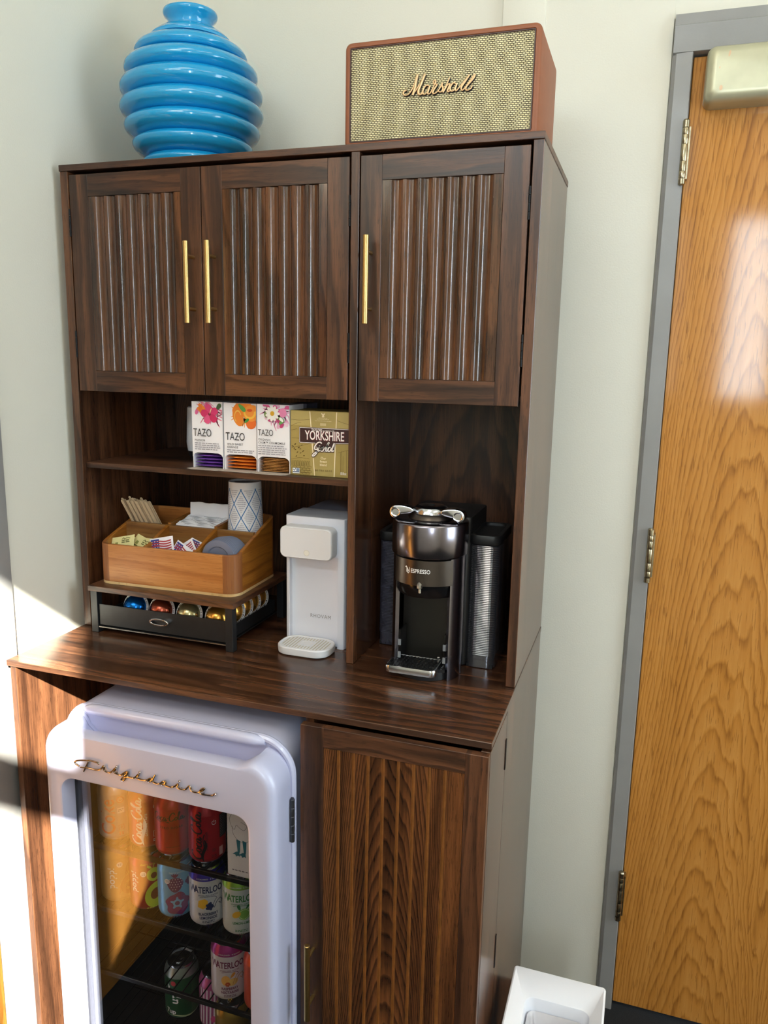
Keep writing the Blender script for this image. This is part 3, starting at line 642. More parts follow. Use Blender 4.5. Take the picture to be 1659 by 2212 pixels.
        T = cl(Ly()); petal(mb, T, w - 0.022, cv - 0.020, 0.8, 0.016, 0.0045, C_('#5f9a4e')); T = cl(Ly()); petal(mb, T, w - 0.012, cv - 0.014, 2.4, 0.012, 0.004, C_('#eef0ea'))
        name = ['ORGANIC', 'CALM\u2122 CHAMOMILE']
    big = 0.0235 if kind != 3 else 0.0185; ty = h - {1: 0.0735, 2: 0.078, 3: 0.064}[kind]
    T = Ly(); sc = {1: 0.68, 2: 0.70, 3: 0.68}[kind]
    mb.text(T, 'TAZO', big, M_ink, 0.004, ty, 'LEFT', sc * 1.02)
    zx = 0.004 + big * (2.06 if True else 0) * sc * 0.985 - big * 0.36 * sc
    mb.quad(Ly(), zx, zx + big * 0.36 * sc, ty + big * 0.31, ty + big * 0.355, M_ink)
    for i, n in enumerate(name): mb.text(Ly(), n, 0.0062, M_ink, 0.0075 if kind < 3 else 0.0045, ty - 0.0105 - i * 0.0062, 'LEFT', 0.95, 0.008, 1.12)
    y0 = ty - 0.0155 - 0.0062 * (len(name) - 1); T = Ly(); rows = 7 if kind == 1 else 8
    for i in range(rows):
        v = y0 - i * 0.0043
        if v < oh + 0.003: break
        mb.lines(T, 0.0075 if kind < 3 else 0.0045, w - 0.004 - (0.018 if i == rows - 1 else R.uniform(0, .006)), [v], 0.0017, M_inko if kind == 3 and i > 5 else M_inkg, 10 * kind + i, (0.003, 0.011))
    part('carton', mb, r)
    part('tear_flap', MB().prism(fl, 'z', ZS + 0.0002, ZS + 0.0012, M_cardin), r, 'grey open tear flap')
    return w, yb
def sachet_mesh(w, d, hh, m, crumple=0.0008, seed=0):
    R = random.Random(seed); mb = MB(); loops = []
    for j in range(5):
        y = -d / 2 + d * j / 4; s_ = [0.25, 0.9, 1.0, 0.9, 0.25][j]
        l = []
        for i in range(12):
            a = 2 * PI * i / 12; x = w / 2 * math.cos(a); zz_ = hh * s_ * math.sin(a) * (1 - abs(math.cos(a)) ** 2.2)
            l.append((x, y, zz_ + R.uniform(-1, 1) * crumple * (abs(math.sin(a)))))
        loops.append(l)
    mb.loft(loops, m); return mb
for kind, (x0, x1, yf, z1, n, colr, hh, lab, sl) in enumerate((
        (0.2780, 0.3520, 0.037, 0.5225, 4, '#6b3fa5', 0.0042, 'white tea carton with pink hibiscus and purple sachets', 'purple tea sachet at the slot of the hibiscus carton'),
        (0.3545, 0.4310, 0.0385, 0.5220, 4, '#e9822c', 0.0042, 'white tea carton with orange fruit and orange sachets', 'bright orange tea sachet at the slot of the orange fruit carton'),
        (0.4345, 0.5085, 0.035, 0.5220, 9, '#c98f4e', 0.0021, 'white tea carton with daisy and tan sachets', 'tan tea sachet showing at the slot of the daisy carton')), 1):
    w, yb = tea_box(x0, x1, yf, z1, kind, lab)
    M_s = pm('sachet_foil_%d' % kind, colr, 0.38, var=(60, 0.12), bump=(120, 0.3, 0.001))
    M_s2 = pm('sachet_edge_%d' % kind, '#d9c3a8', 0.5)
    ref = None; pitch = 0.0285 / n; names = ('lowest', 'second lowest', 'second highest', 'highest')
    for i in range(n):
        z = ZS + 0.0025 + pitch * (i + 0.5)
        if ref is None:
            mb = sachet_mesh(w - 0.006, 0.058, hh * 0.92, M_s if kind < 3 else M_s, 0.0003, kind)
            mb.v = [(a + (x0 + x1) / 2, b + yf + 0.033, c_ + z) for a, b, c_ in mb.v]
            ref = o = single('tea_sachet', mb, sl + ', %s of four' % names[0] if n == 4 else 'tan tea sachet in the thin pile at the slot of the daisy carton', 'tea sachet', 'sachets in the %s carton' % ('hibiscus', 'orange fruit', 'daisy')[kind - 1], loc=((x0 + x1) / 2, yf + 0.033, z))
        else:
            dup(ref, ((x0 + x1) / 2, yf + 0.033, z), (0, 0, random.uniform(-.02, .02)), sl + ', %s of four' % names[i] if n == 4 else None)
# gold carton
gx0, gx1, gy, gz1 = 0.5100, 0.6490, 0.036, 0.5125
M_gc = C_('#a89455', rough=0.42); M_gl = C_('#b9a770', rough=0.42); M_gb = C_('#f3e6c2'); M_gd = C_('#6b5724'); M_br = C_('#35191c'); M_wt = C_('#f5f1ee')
r = thing('tea_box', 'gold carton of tea bags beside the cabinet divider', 'tea box', (0.58, 0.07, ZS))
mb = MB(); mb.box(gx0, gx1, gy, gy + 0.085, ZS, gz1, M_gc, 0.0008, 1)
Ly = Lay(0, 0, gy)
T = Ly(); mb.quad(T, 0.5548, 0.6100, ZS + 0.001, gz1 - 0.001, C_('#ae9c5f')); mb.quad(T, gx0 + .0008, 0.5532, gz1 - 0.03, gz1 - .001, C_('#b7a566')); mb.quad(T, 0.613, gx1 - .001, gz1 - 0.04, gz1 - .001, C_('#b7a566'))
T = Ly()
for xa, xb in ((0.5532, 0.5640), (0.6118, 0.6062)):
    mb.add([T(xa - 0.001, gz1 - 0.0008), T(xa + 0.001, gz1 - 0.0008), T(xb + 0.001 if xb < .6 else xb + .002, ZS + 0.001), T(xb - 0.001 if xb < .6 else xb, ZS + 0.001)], [(0, 1, 2, 3)], M_gb)
R = random.Random(3)
T = Ly()
for st in ([(0.511, 0.494), (0.530, 0.493), (0.553, 0.495)], [(0.511, 0.480), (0.523, 0.486), (0.534, 0.488)], [(0.512, 0.472), (0.525, 0.475)], [(0.513, 0.456), (0.530, 0.456)], [(0.512, 0.436), (0.530, 0.440), (0.553, 0.446)], [(0.512, 0.412), (0.53, 0.416), (0.552, 0.415)], [(0.613, 0.495), (0.63, 0.49), (0.648, 0.487)], [(0.615, 0.43), (0.635, 0.436), (0.648, 0.436)]):
    mb.stroke(T, st, 0.0006, M_gd, 4)
for i in range(16): mb.disc(T, 0.514 + R.random() * 0.03, 0.418 + R.random() * 0.026, 0.0022, 0.001, M_gd, 8, rot=R.random())
for i in range(11): x = 0.512 + i * 0.0038; mb.stroke(T, [(x, 0.399 + R.random() * .002), (x + 0.001, 0.409), (x + 0.0028, 0.409), (x + 0.003, 0.399)], 0.0006, M_gd, 3)
for j in range(4):
    for i in range(5):
        x = 0.512 + i * 0.0085 + (j % 2) * 0.004; z = 0.382 + j * 0.0045; mb.stroke(T, [(x, z), (x + 0.007, z + 0.0004), (x + 0.0072, z + 0.0034), (x + 0.0004, z + 0.0036)], 0.0005, M_gd, 3, True)
for x in (0.621, 0.6225, 0.6265, 0.634): mb.stroke(T, [(x, 0.388), (x, 0.42 + R.random() * .02)], 0.0006, M_gd)
T = Ly()
for a in (-0.5, 0, 0.5): mb.stroke(T, [(0.5825, 0.503), (0.5825 + a * 0.006, 0.5075), (0.5825 + a * 0.008, 0.508)], 0.0016, M_gb, 3)
mb.quad(T, 0.580, 0.585, 0.5005, 0.5035, M_gb); mb.quad(T, 0.576, 0.589, 0.4835, 0.4885, C_('#cfbf8e'))
for z, h_ in ((0.4985, 0.010), (0.496, 0.014), (0.4925, 0.018)): mb.lines(T, 0.5825 - h_, 0.5825 + h_, [z], 0.0008, C_('#d9cba0'), int(z * 1e4), (0.002, 0.006))
sg = lambda d_: [(0.5300 - d_, 0.4790 + d_), (0.6420 + d_, 0.4790 + d_), (0.6420 + d_, 0.4495 - d_), (0.6105 + d_, 0.4480 - d_), (0.6060, 0.4310 - d_), (0.5720, 0.4300 - d_), (0.5640 - d_, 0.4470 - d_), (0.5300 - d_, 0.4470 - d_)]
for d_, m in ((0.0004, M_br), (-0.0004, M_wt), (-0.0014, M_br)):
    q = sg(d_); T = Ly(); mb.add([T(*p_) for p_ in q], [(0, 1, 2, 7), (2, 3, 6, 7), (3, 4, 5, 6)], m)
mb.text(Ly(), 'YORKSHIRE', 0.0262, C_('#7d2030'), 0.5865, 0.4542, 'CENTER', 0.625, 0.034)
mb.text(Ly(), 'YORKSHIRE', 0.0262, M_wt, 0.5858, 0.4545, 'CENTER', 0.625, 0.014)
T = Ly(); mb.text(T, 'TAYLORS', 0.0062, M_wt, 0.5690, 0.4722, 'CENTER', 0.9, 0.02); mb.text(T, 'of HARROGATE', 0.0036, M_wt, 0.5945, 0.4725, 'CENTER', 1.0)
T = Ly()
for st in GOLD: mb.stroke(T, st, 0.0052, M_br, 4)
T = Ly()
for st in GOLD: mb.stroke(T, st, 0.0030, M_wt, 4, pen=0.6)
T = Ly()
for i, n in enumerate(('Our', 'finest', 'blend')): mb.text(T, n, 0.0070, M_gb, 0.5838, 0.4155 - i * 0.0068, 'CENTER', 1.0, 0.012)
mb.text(T, '80 TEA BAGS', 0.0052, M_gd, 0.5845, 0.3905, 'CENTER', 0.95, 0.01, 1.35); mb.text(T, '8.8oz', 0.0075, M_wt, 0.628, 0.3865, 'CENTER', 0.8, 0.01)
mb.quad(T, 0.5155, 0.5310, 0.3835, 0.3945, C_('#eef0f2')); T = Ly(); mb.quad(T, 0.5238, 0.5305, 0.3880, 0.3940, C_('#7f93b0')); mb.quad(T, 0.516, 0.5305, 0.3855, 0.3874, C_('#27406b'))
mb.stroke(T, [(0.5175, 0.3925), (0.519, 0.389), (0.5225, 0.394)], 0.0012, C_('#1f2f52'), 3)
part('carton', mb, r)
# a further carton behind, and a white and black cup
r = thing('tea_box', 'dark shaded carton behind the gold tea carton', 'tea box', (0.455, 0.2, ZS))
mb = MB().box(0.4290, 0.4735, 0.20, 0.26, ZS, 0.5165, C_('#8e8f9c'), 0.001, 1); Ly = Lay(0, 0, 0.2); R = random.Random(5)
for i in range(10): T = clipT(Ly(), 0.4295, 0.473, ZS, 0.516); petal(mb, T, 0.433 + R.random() * 0.03, 0.500 + R.random() * 0.014, R.random() * 6, 0.012, 0.004, C_(R.choice(['#5d6b3f', '#7b4b66', '#a9a3b3', '#39432c'])))
part('carton', mb, r)
r = thing('travel_cup', 'white cup with black base behind the hibiscus tea carton', 'cup', (0.222, 0.17, ZS))
part('cup_body', MB().lathe([(0.034, 0.4015), (0.0365, 0.42), (0.0335, 0.50), (0.031, 0.503), (0.0, 0.504)], pm('cup_white', '#d6dde8', 0.45), (0.2215, 0.17, 0), 32), r)
part('cup_base', MB().lathe([(0.0, ZS), (0.026, ZS), (0.030, ZS + 0.006), (0.0345, 0.4013), (0.0, 0.4014)], M_black, (0.2215, 0.17, 0), 32), r, 'black base')
# ================================================================== capsule drawer stand
M_stand = pm('satin_black_metal', '#2b2c2e', 0.38, 0.5, var=(60, 0.1)); M_chrome = pm('chrome', '#d8dade', 0.08, 1.0, var=(10, 0.01)); M_steel = pm('steel', '#9c9a96', 0.25, 1.0)
W_st = walnut('stand', 'x', 'z', A=4, B=0.3, freq=40, rough=0.35)
tx0, tx1, ty0, ty1, tz0, tz1 = 0.0440, 0.4115, -0.036, 0.232, 0.0965, 0.1090
st = thing('capsule_stand', 'black metal drawer stand with walnut top on the worktop', 'capsule stand', (0.228, 0.1, 0))
part('wooden_top', MB().box(tx0, tx1, ty0, ty1, tz0, tz1, W_st, 0.001, 1), st)
for x in (tx0 + 0.004, tx1 - 0.022):
    for y in (ty0 + 0.003, ty1 - 0.021): part('leg', MB().box(x, x + 0.0175, y, y + 0.0175, 0.0004, tz0, M_stand, 0.0006, 1), st)
mb = MB().box(tx0 + 0.0215, tx1 - 0.022, ty0 + 0.006, ty1 - 0.02, 0.0125, 0.0150, M_stand); mb.box(tx0 + 0.0215, tx1 - 0.022, ty0 + 0.0045, ty0 + 0.006, 0.0125, 0.0148, M_steel)
part('lower_tray', mb, st)
dr = MB(); dx0, dx1, dy = tx0 + 0.0235, tx1 - 0.0235, ty0 + 0.007
dr.box(dx0, dx1, dy, dy + 0.0016, 0.0185, 0.0665, M_stand, 0.0004, 1); dr.box(dx0, dx1, dy + 0.0016, ty1 - 0.03, 0.0185, 0.0198, M_stand)
dr.box(dx0, dx0 + 0.0014, dy + 0.0016, ty1 - 0.03, 0.0198, 0.046, M_stand); dr.box(dx1 - 0.0014, dx1, dy + 0.0016, ty1 - 0.03, 0.0198, 0.046, M_stand); dr.box(dx0, dx1, ty1 - 0.03, ty1 - 0.0286, 0.0185, 0.046, M_stand)
d_ = part('drawer', dr, st)
hx, hz = 0.228, 0.0455
part('pull_ring', MB().loft([[(hx + a * math.cos(2 * PI * i / 40), y - 0.0, hz + b * math.sin(2 * PI * i / 40)) for i in range(40)] for a, b, y in ((0.0245, 0.0085, dy), (0.0245, 0.0085, dy - 0.009), (0.0235, 0.0078, dy - 0.0098), (0.0205, 0.0056, dy - 0.0098), (0.0195, 0.005, dy - 0.009), (0.0195, 0.005, dy))], M_chrome, False, False), d_, 'chrome oval pull ring')
# capsules: dome towards the room, barcoded rim behind
def capsule_mesh(colr, nm):
    M_d = pm('capsule_' + nm, colr, 0.22, 0.85, var=(30, 0.05)); M_rim = pm('capsule_rim', '#e4e4e6', 0.35, 0.2)
    Mx = Matrix.Rotation(math.radians(90 - 14), 4, 'X')
    b = MB(); b.lathe([(0.0, 0.0258), (0.0068, 0.0250), (0.0134, 0.0226), (0.0200, 0.0178), (0.0248, 0.0115), (0.0272, 0.0045), (0.0278, 0.0), (0.0280, -0.001)], M_d, (0, 0, 0), 36, Mx)
    k = MB(); k.lathe([(0.0270, 0.0006), (0.0326, 0.0006), (0.0330, 0.0), (0.0330, -0.0012), (0.0, -0.0016)], M_rim, (0, 0, 0), 44, Mx)
    R = random.Random(4); T = lambda u, v: tuple(Mx @ Vector((v * math.cos(u), v * math.sin(u), 0.0009)))
    a = 0.0
    while a < 2 * PI:
        w_ = R.choice((0.03, 0.05, 0.09)); k.add([T(a, 0.0288), T(a + w_, 0.0288), T(a + w_, 0.0318), T(a, 0.0318)], [(0, 1, 2, 3)], M_black); a += w_ + R.choice((0.04, 0.06, 0.1))
    return b, k
caps = {}
def capsule(x, y, z, nm, colr, label, grp=None):
    r = thing('coffee_capsule', label, 'coffee capsule', (x, y, z), 'coffee capsules in the drawer')
    if nm not in caps: caps[nm] = capsule_mesh(colr, nm)
    for n_, q in zip(('dome', 'rim'), caps[nm]):
        if isinstance(q, MB):
            q.v = [(a + x, b + y, c_ + z) for a, b, c_ in q.v]; o = part(n_, q, r); caps[nm] = tuple(o if t_ is q else t_ for t_ in caps[nm])
        else: dup(q, parent=r)
    return r
capsule(0.1405, 0.004, 0.0585, 'blue', '#0b62b4', 'metallic blue coffee capsule in the black drawer')
capsule(0.2080, 0.005, 0.0585, 'copper', '#9a4a36', 'copper red coffee capsule in the black drawer')
capsule(0.2790, 0.004, 0.0585, 'olive', '#a39a72', 'pale olive coffee capsule in the black drawer')
capsule(0.3500, 0.006, 0.0585, 'amber', '#c08a3c', 'front amber coffee capsule in the black drawer')
for i in range(4): capsule(0.3530, 0.060 + 0.038 * i, 0.0585, 'amber', '#c08a3c', 'amber coffee capsule in the right row, %s the front amber one' % ('next behind', 'second behind', 'third behind', 'fourth behind')[i])

# ================================================================== wooden organiser
def acacia(nm, grain, across, d='#74421d', m='#ab6a33', l='#c98d50', **k):
    a = dict(freq=16, A=0.0, B=0.05, lin_=1.0, warp=0.03, rough=0.36, contrast=0.45, pore=0.35, fine=0.7); a.update(k)
    return wood('acacia_' + nm, grain, across, rgb(d), rgb(m), rgb(l), **a)
A_f = acacia('front', 'x', 'z'); A_s = acacia('side', 'y', 'z', '#5e3213', '#94591f', '#b3782f', freq=30); A_c = acacia('corner', 'z', 'x', '#6a3a1f', '#87502c', '#96602f', contrast=0.15); A_d = acacia('divider', 'x', 'z', '#523015', '#855a2f', '#a27a48')
M_pale = acacia('base', 'x', 'y', '#b08a52', '#d5b27c', '#e6c896')
OX, OY, OA = 0.0505, -0.008, math.radians(1.5); OW, OD, OT = 0.3470, 0.2120, 0.0085; oz = 0.1092
ca_, sa_ = math.cos(OA), math.sin(OA)
def O(u, v, z=0.0): return (OX + u * ca_ - v * sa_, OY + u * sa_ + v * ca_, oz + z)
HF, HB, HM = 0.0915, 0.1445, 0.122
def top_h(u, v): return HF if v < 0.020 else (HB if v > 0.192 else HF + (HB - HF) * (v - 0.020) / 0.172)
og = thing('drinks_organiser', 'orange brown wooden organiser with six compartments on the stand', 'organiser', O(OW / 2, OD / 2))
N = 10; out = rr(0, OW, 0, OD, 0.031, N); inn = rr(OT, OW - OT, OT, OD - OT, 0.0225, N)
def dens(p):
    q = []
    for i in range(len(p)):
        a, b = p[i], p[(i + 1) % len(p)]; n = 8 if math.hypot(b[0] - a[0], b[1] - a[1]) > 0.03 else 1
        q += [(a[0] + (b[0] - a[0]) * k / n, a[1] + (b[1] - a[1]) * k / n) for k in range(n)]
    return q
out, inn = dens(out), dens(inn)
mb = MB(); n = len(out); v = []
for (a, b), (c_, e) in zip(out, inn):
    h = top_h(a, b); v += [O(a, b, 0.006), O(a, b, h - 0.0012), O(a + (c_ - a) * .12, b + (e - b) * .12, h), O(c_ + (a - c_) * .12, e + (b - e) * .12, h), O(c_, e, h - 0.0012), O(c_, e, 0.006)]
for i in range(n):
    j = (i + 1) % n; a, b = out[i]; c_, e = out[j]; mu, mv = (a + c_) / 2, (b + e) / 2
    incorner = (mu < 0.031 or mu > OW - 0.031) and (mv < 0.031 or mv > OD - 0.031)
    m = A_c if incorner else (A_f if mv < 0.031 or mv > OD - 0.031 else A_s)
    mb.add([v[6 * i + k] for k in range(6)] + [v[6 * j + k] for k in range(6)], [(k, 6 + k, 7 + k, k + 1) for k in range(5)], m)
part('outer_wall', mb, og)
part('base_board', MB().loft([[O(a, b, z) for a, b in out] for z in (0.0, 0.0058)], M_pale), og, 'pale bottom board')
def obox(u0, u1, v0, v1, zt, m, steps=1):
    mb = MB(); l = []
    for i in range(steps + 1):
        v_ = v0 + (v1 - v0) * i / steps; h = zt(v_) if callable(zt) else zt; l.append([O(u0, v_, 0.006), O(u1, v_, 0.006), O(u1, v_, h), O(u0, v_, h)])
    return mb.loft(l, m)
VM = 0.1020
part('divider', obox(OT, OW - OT, VM, VM + 0.0085, HM, A_d), og)
for u, ur in ((0.1160, 0.1160), (0.2400, 0.2365)):
    part('divider', obox(u, u + 0.0085, OT, VM, lambda v_: HF + 0.0005 + (HM - HF) * max(0, v_ - 0.02) / (VM - 0.02), A_s, 6), og)
    part('divider', obox(ur, ur + 0.0075, VM + 0.0085, OD - OT, lambda v_: min(HM + 0.004, HB) + 0.08 * (v_ - VM) * 1.0, A_s, 6), og)
# stir sticks: leaning forward over the middle divider
M_st = wood('stick_birch', 'z', 'x', rgb('#a58766'), rgb('#cdb28f'), rgb('#dcc6a6'), freq=10, A=3, B=.4, rough=0.7, contrast=0.3, pore=0.2)
mb = MB(); Ls, ws, ts = 0.190, 0.0062, 0.0014
pr = [(-ws / 2, 0), (ws / 2, 0)] + [(ws / 2 * math.cos(a), Ls - ws / 2 + ws / 2 * math.sin(a)) for a in [PI * i / 8 for i in range(9)]]
mb.prism(pr, 'y', -ts / 2, ts / 2, M_st)
R = random.Random(11); ref = None
Uv = lambda u, v, z: Vector(O(u, v, z))
places = []
for row in range(5):
    for k in range(6 if row < 3 else 4): places.append((row, k))
for i, (row, k) in enumerate(places):
    q = (k + 0.5) / 6 if row < 3 else (k + 1.2) / 6
    ub = 0.030 + q * 0.078 + R.uniform(-.002, .002); bot = Uv(ub, 0.172 + row * 0.0062, 0.0075)
    midp = Uv(ub - 0.019, VM + 0.0125 + row * 0.0062, HM + 0.001)
    d = (midp - bot).normalized(); y = d.cross(Vector((1, 0, 0))).normalized(); x = y.cross(d)
    rot = Matrix((x, y, d)).transposed().to_euler(); dn = R.uniform(-.010, .008) * (1 if row else .6)
    lo = bot + d * max(0.0, dn)
    lab = 'flat birch stir stick in the leaning bundle in the rear left compartment'
    if ref is None:
        o = bpy.data.objects.new('stir_stick', mesh_of('stir_stick', mb, (0, 0, 0))); COL.objects.link(o); tag(o, lab, 'stir stick', 'birch stir sticks'); ref = o; o.location = lo; o.rotation_euler = rot
    else: dup(ref, lo, rot)
# napkins standing in the rear middle compartment, leaning back
M_nap = pm('napkin_paper', '#f3f4fa', 0.85, var=(30, 0.02), bump=(60, 0.2, 0.0008)); R = random.Random(5)
def napkin(w, h, th, lean, wav, seed):
    R = random.Random(seed); mb = MB(); loops = []
    for j in range(9):
        q = j / 8; off = lean(q)
        l = []
        for sgn in (0, 1):
            rng = range(11) if sgn == 0 else range(10, -1, -1)
            for i in rng:
                u = -w / 2 + w * i / 10; l.append((u, off[0] + wav * math.sin(i * 0.9 + seed + q * 2) * q + th * (sgn - .5) * (1.0 if 0 < j < 8 else 0.5), off[1] + 0.0012 * math.sin(i * 1.7 + seed) * q))
        loops.append(l)
    return mb.loft(loops, M_nap)
for i in range(11):
    v0 = VM + 0.0130 + i * 0.0067 + (0.0016 if i == 10 else 0)
    h = 0.120 + 0.0012 * i
    if i == 10: ln = lambda q, h=h: (0.0 * q + 0.0005 * q, 0.158 * q)
    else: ln = lambda q, h=h, i=i: (0.004 * q + 0.010 * max(0, q - .8) * 2, h * (q if q < .9 else .9 + (q - .9) * .7))
    u_c = 0.1825 + (0.003 if i == 10 else 0.0)
    mb = napkin(0.106, h, 0.0058 if i < 10 else 0.004, ln, 0.0006 if i < 10 else 0.0016, i)
    c_ = O(u_c, v0, 0.0065); mb.v = [(a + c_[0], b + c_[1], z + c_[2]) for a, b, z in mb.v]
    single('napkin', mb, 'folded white napkin standing in the pile in the rear middle compartment' if i < 10 else 'rearmost white napkin, standing taller than the pile', 'napkin', 'napkins in the pile' if i < 10 else None, loc=c_, smooth=50)
# paper cups, upside down
M_cup = pm('cup_paper', '#f3f4fa', 0.5); M_cb = C_('#2f78b8'); M_cg = C_('#a3a5b8')
cx, cy, _ = O(0.2915, 0.1575); r0, r1, cz0, cz1 = 0.0370, 0.0440, oz + 0.0068, 0.3385
hh = cz1 - cz0
def cone_r(z): return r1 + (r0 - r1) * (z - cz0) / hh
mb = MB(); mb.lathe([(r1 - .001, cz0), (r1 + .0018, cz0 + .001), (r1 + .0018, cz0 + .004), (cone_r(cz0 + .006), cz0 + .006), (r0, cz1), (r0 - .002, cz1 + .0006), (r0 - .004, cz1 - .004), (0, cz1 - .006)], M_cup, (cx, cy, 0), 48)
ph = math.atan2(1.2 - cx, cy + 1.43)
T = lambda u, v, e=0.0003: (cx + (cone_r(cz0 + v) + e) * math.sin(ph + u), cy - (cone_r(cz0 + v) + e) * math.cos(ph + u), cz0 + v)
pv, pu = 0.062, 2 * PI / 7
def cupstroke(k, sgn):
    P = []
    for i in range(25):
        v_ = 0.006 + (hh - 0.02) * i / 24; P.append((k * pu + sgn * (v_ - hh / 2) / pv * pu * 0.98 + 0.2, v_))
    w_ = 0.0026; vv = []
    for i, (u, v_) in enumerate(P): vv += [T(u - w_ / 0.09, v_, 0.0005), T(u + w_ / 0.09, v_, 0.0005)]
    mb.add(vv, [(2 * i, 2 * i + 2, 2 * i + 3, 2 * i + 1) for i in range(24)], M_cb)
for k in range(-4, 5):
    for sgn in (1, -1): cupstroke(k, sgn)
for j in range(46):
    v_ = 0.010 + j * 0.0044
    if v_ > hh - 0.016: break
    for i in range(-26, 27):
        u = i * 0.052
        fa = abs(((u - 0.2 - (v_ - hh / 2) / pv * pu * .98) / pu + .5) % 1 - .5); fb = abs(((u - 0.2 + (v_ - hh / 2) / pv * pu * .98) / pu + .5) % 1 - .5)
        if min(fa, fb) < 0.17: continue
        mb.quad(T, u, u + 0.030, v_, v_ + 0.0020, M_cg)
single('paper_cup', mb, 'upside down white paper cup with blue lattice in the rear right compartment', 'paper cup', loc=(cx, cy, cz0))
# cup lids on edge in the front right compartment
M_lid = pm('lid_plastic', '#6c7389', 0.35, var=(20, 0.03))
Ax = Vector((0.04, 1.0, 0)).normalized(); zx = Vector((0, 0, 1)); sidev = zx.cross(Ax)
Mx = Matrix((sidev, zx, Ax)).transposed().to_4x4()
b = MB(); b.lathe([(0.0, 0.0016), (0.026, 0.0016), (0.0285, -0.0004), (0.0335, -0.0004), (0.0385, 0.0006), (0.0418, 0.0012), (0.0428, 0.0030), (0.0415, 0.0045), (0.038, 0.0042), (0.030, 0.0030), (0.0, 0.0030)], M_lid, (0, 0, 0), 40, Mx)
b2 = MB(); ref = None
for i in range(12):
    p0 = Vector(O(0.2935, 0.022, 0.0)) + Ax * (0.0048 * i); p0.z = oz + 0.0790 - 0.0008 * abs(i - 4)
    lab = 'grey plastic cup lid on edge in the row in the front right compartment'
    if ref is None:
        o = bpy.data.objects.new('cup_lid', mesh_of('cup_lid', b, (0, 0, 0))); COL.objects.link(o); o.location = p0; ref = tag(o, lab, 'cup lid', 'cup lids standing on edge')
    else: dup(ref, p0, (0, 0, 0))
# sweetener packets
M_pw = C_('#e8e6ee'); M_py = C_('#e0d79a'); M_pr = C_('#a8323c'); M_pb = C_('#2a3a86'); M_po = C_('#6d6a3a')
def packet(loc, rot, kind, label, w=0.058, h=0.036):
    mb = MB(); body = M_pw if kind == 'flag' else M_py; loops = []
    for j in range(7):
        q = j / 6; s_ = math.sin(PI * q) ** .6; l = []
        for i in range(14):
            a = 2 * PI * i / 14; l.append((w / 2 * math.copysign(abs(math.cos(a)) ** .35, math.cos(a)), 0.0022 * s_ * math.sin(a) + 0.0002 * math.copysign(1, math.sin(a)), h * q))
        loops.append(l)
    mb.loft(loops, body); T = lambda u, v, e=0.00035: (u, -(0.0022 * max(0.0, math.sin(PI * v / h)) ** .6 * (1 - (2 * abs(u) / w) ** 6 * .6) + 0.0002 + e), v)
    if kind == 'flag':
        for k in range(5): mb.add([T(-w * .43 + w * .86 * i / 8, h * (.12 + k * .15 + .05 * math.sin(i * .8) + s_), .0004) for i in range(9) for s_ in (0, .085)], [(2 * i, 2 * i + 2, 2 * i + 3, 2 * i + 1) for i in range(8)], M_pr)
        mb.add([T(-w * .44 + w * .36 * i / 4, h * z, .0008) for i in range(5) for z in (.30, .92)], [(2 * i, 2 * i + 2, 2 * i + 3, 2 * i + 1) for i in range(4)], M_pb)
        T3 = lambda u, v: T(u, v, .0012)
        for a in range(3):
            for c_ in range(3): mb.disc(T3, -w * .38 + a * w * .12, h * (.42 + c_ * .18), .0011, .0011, M_pw, 6)
    else:
        T3 = lambda u, v: T(u, v, .0007); mb.lines(T3, -w * .02, w * .36, [h * .62, h * .5], h * .07, M_po, 3, (.006, .012)); mb.stroke(T3, [(-w * .02, h * .75), (w * .05, h * .86), (w * .1, h * .74), (w * .2, h * .84), (w * .34, h * .76)], .0016, M_po, 3)
        mb.quad(T3, -w * .34, -w * .12, h * .25, h * .32, M_po); mb.quad(T3, -w * .3, -w * .18, h * .38, h * .6, C_('#8a8a4c'))
    o = bpy.data.objects.new('sweetener_packet', mesh_of('sweetener_packet', mb, (0, 0, 0))); COL.objects.link(o); o.location = loc; o.rotation_euler = rot
    return tag(o, label, 'sweetener packet', {'flag': 'white flag packets', 'y': 'yellow packets'}[kind])
D_ = math.radians
packet(O(0.044, 0.032, 0.070), (D_(-34), D_(-12), D_(8)), 'y', 'front yellow packet with dark print in the front left compartment')
packet(O(0.076, 0.044, 0.069), (D_(-38), D_(14), D_(-14)), 'y', 'yellow packet behind the printed front one')
packet(O(0.070, 0.060, 0.066), (D_(-46), D_(4), D_(20)), 'y', 'rear yellow packet lying flattest in the front left compartment')
packet(O(0.151, 0.030, 0.074), (D_(-14), D_(-12), D_(6)), 'flag', 'white packet with a large waving flag, front of the middle compartment')
packet(O(0.190, 0.030, 0.066), (D_(-20), D_(24), D_(-10)), 'flag', 'white flag packet leaning right beside the large flag one', 0.05, 0.034)
packet(O(0.206, 0.046, 0.068), (D_(-24), D_(-34), D_(10)), 'flag', 'white flag packet crossing behind the right leaning one', 0.05, 0.034)
packet(O(0.210, 0.068, 0.066), (D_(-30), D_(28), D_(24)), 'flag', 'rearmost white flag packet in the middle compartment', 0.05, 0.034)
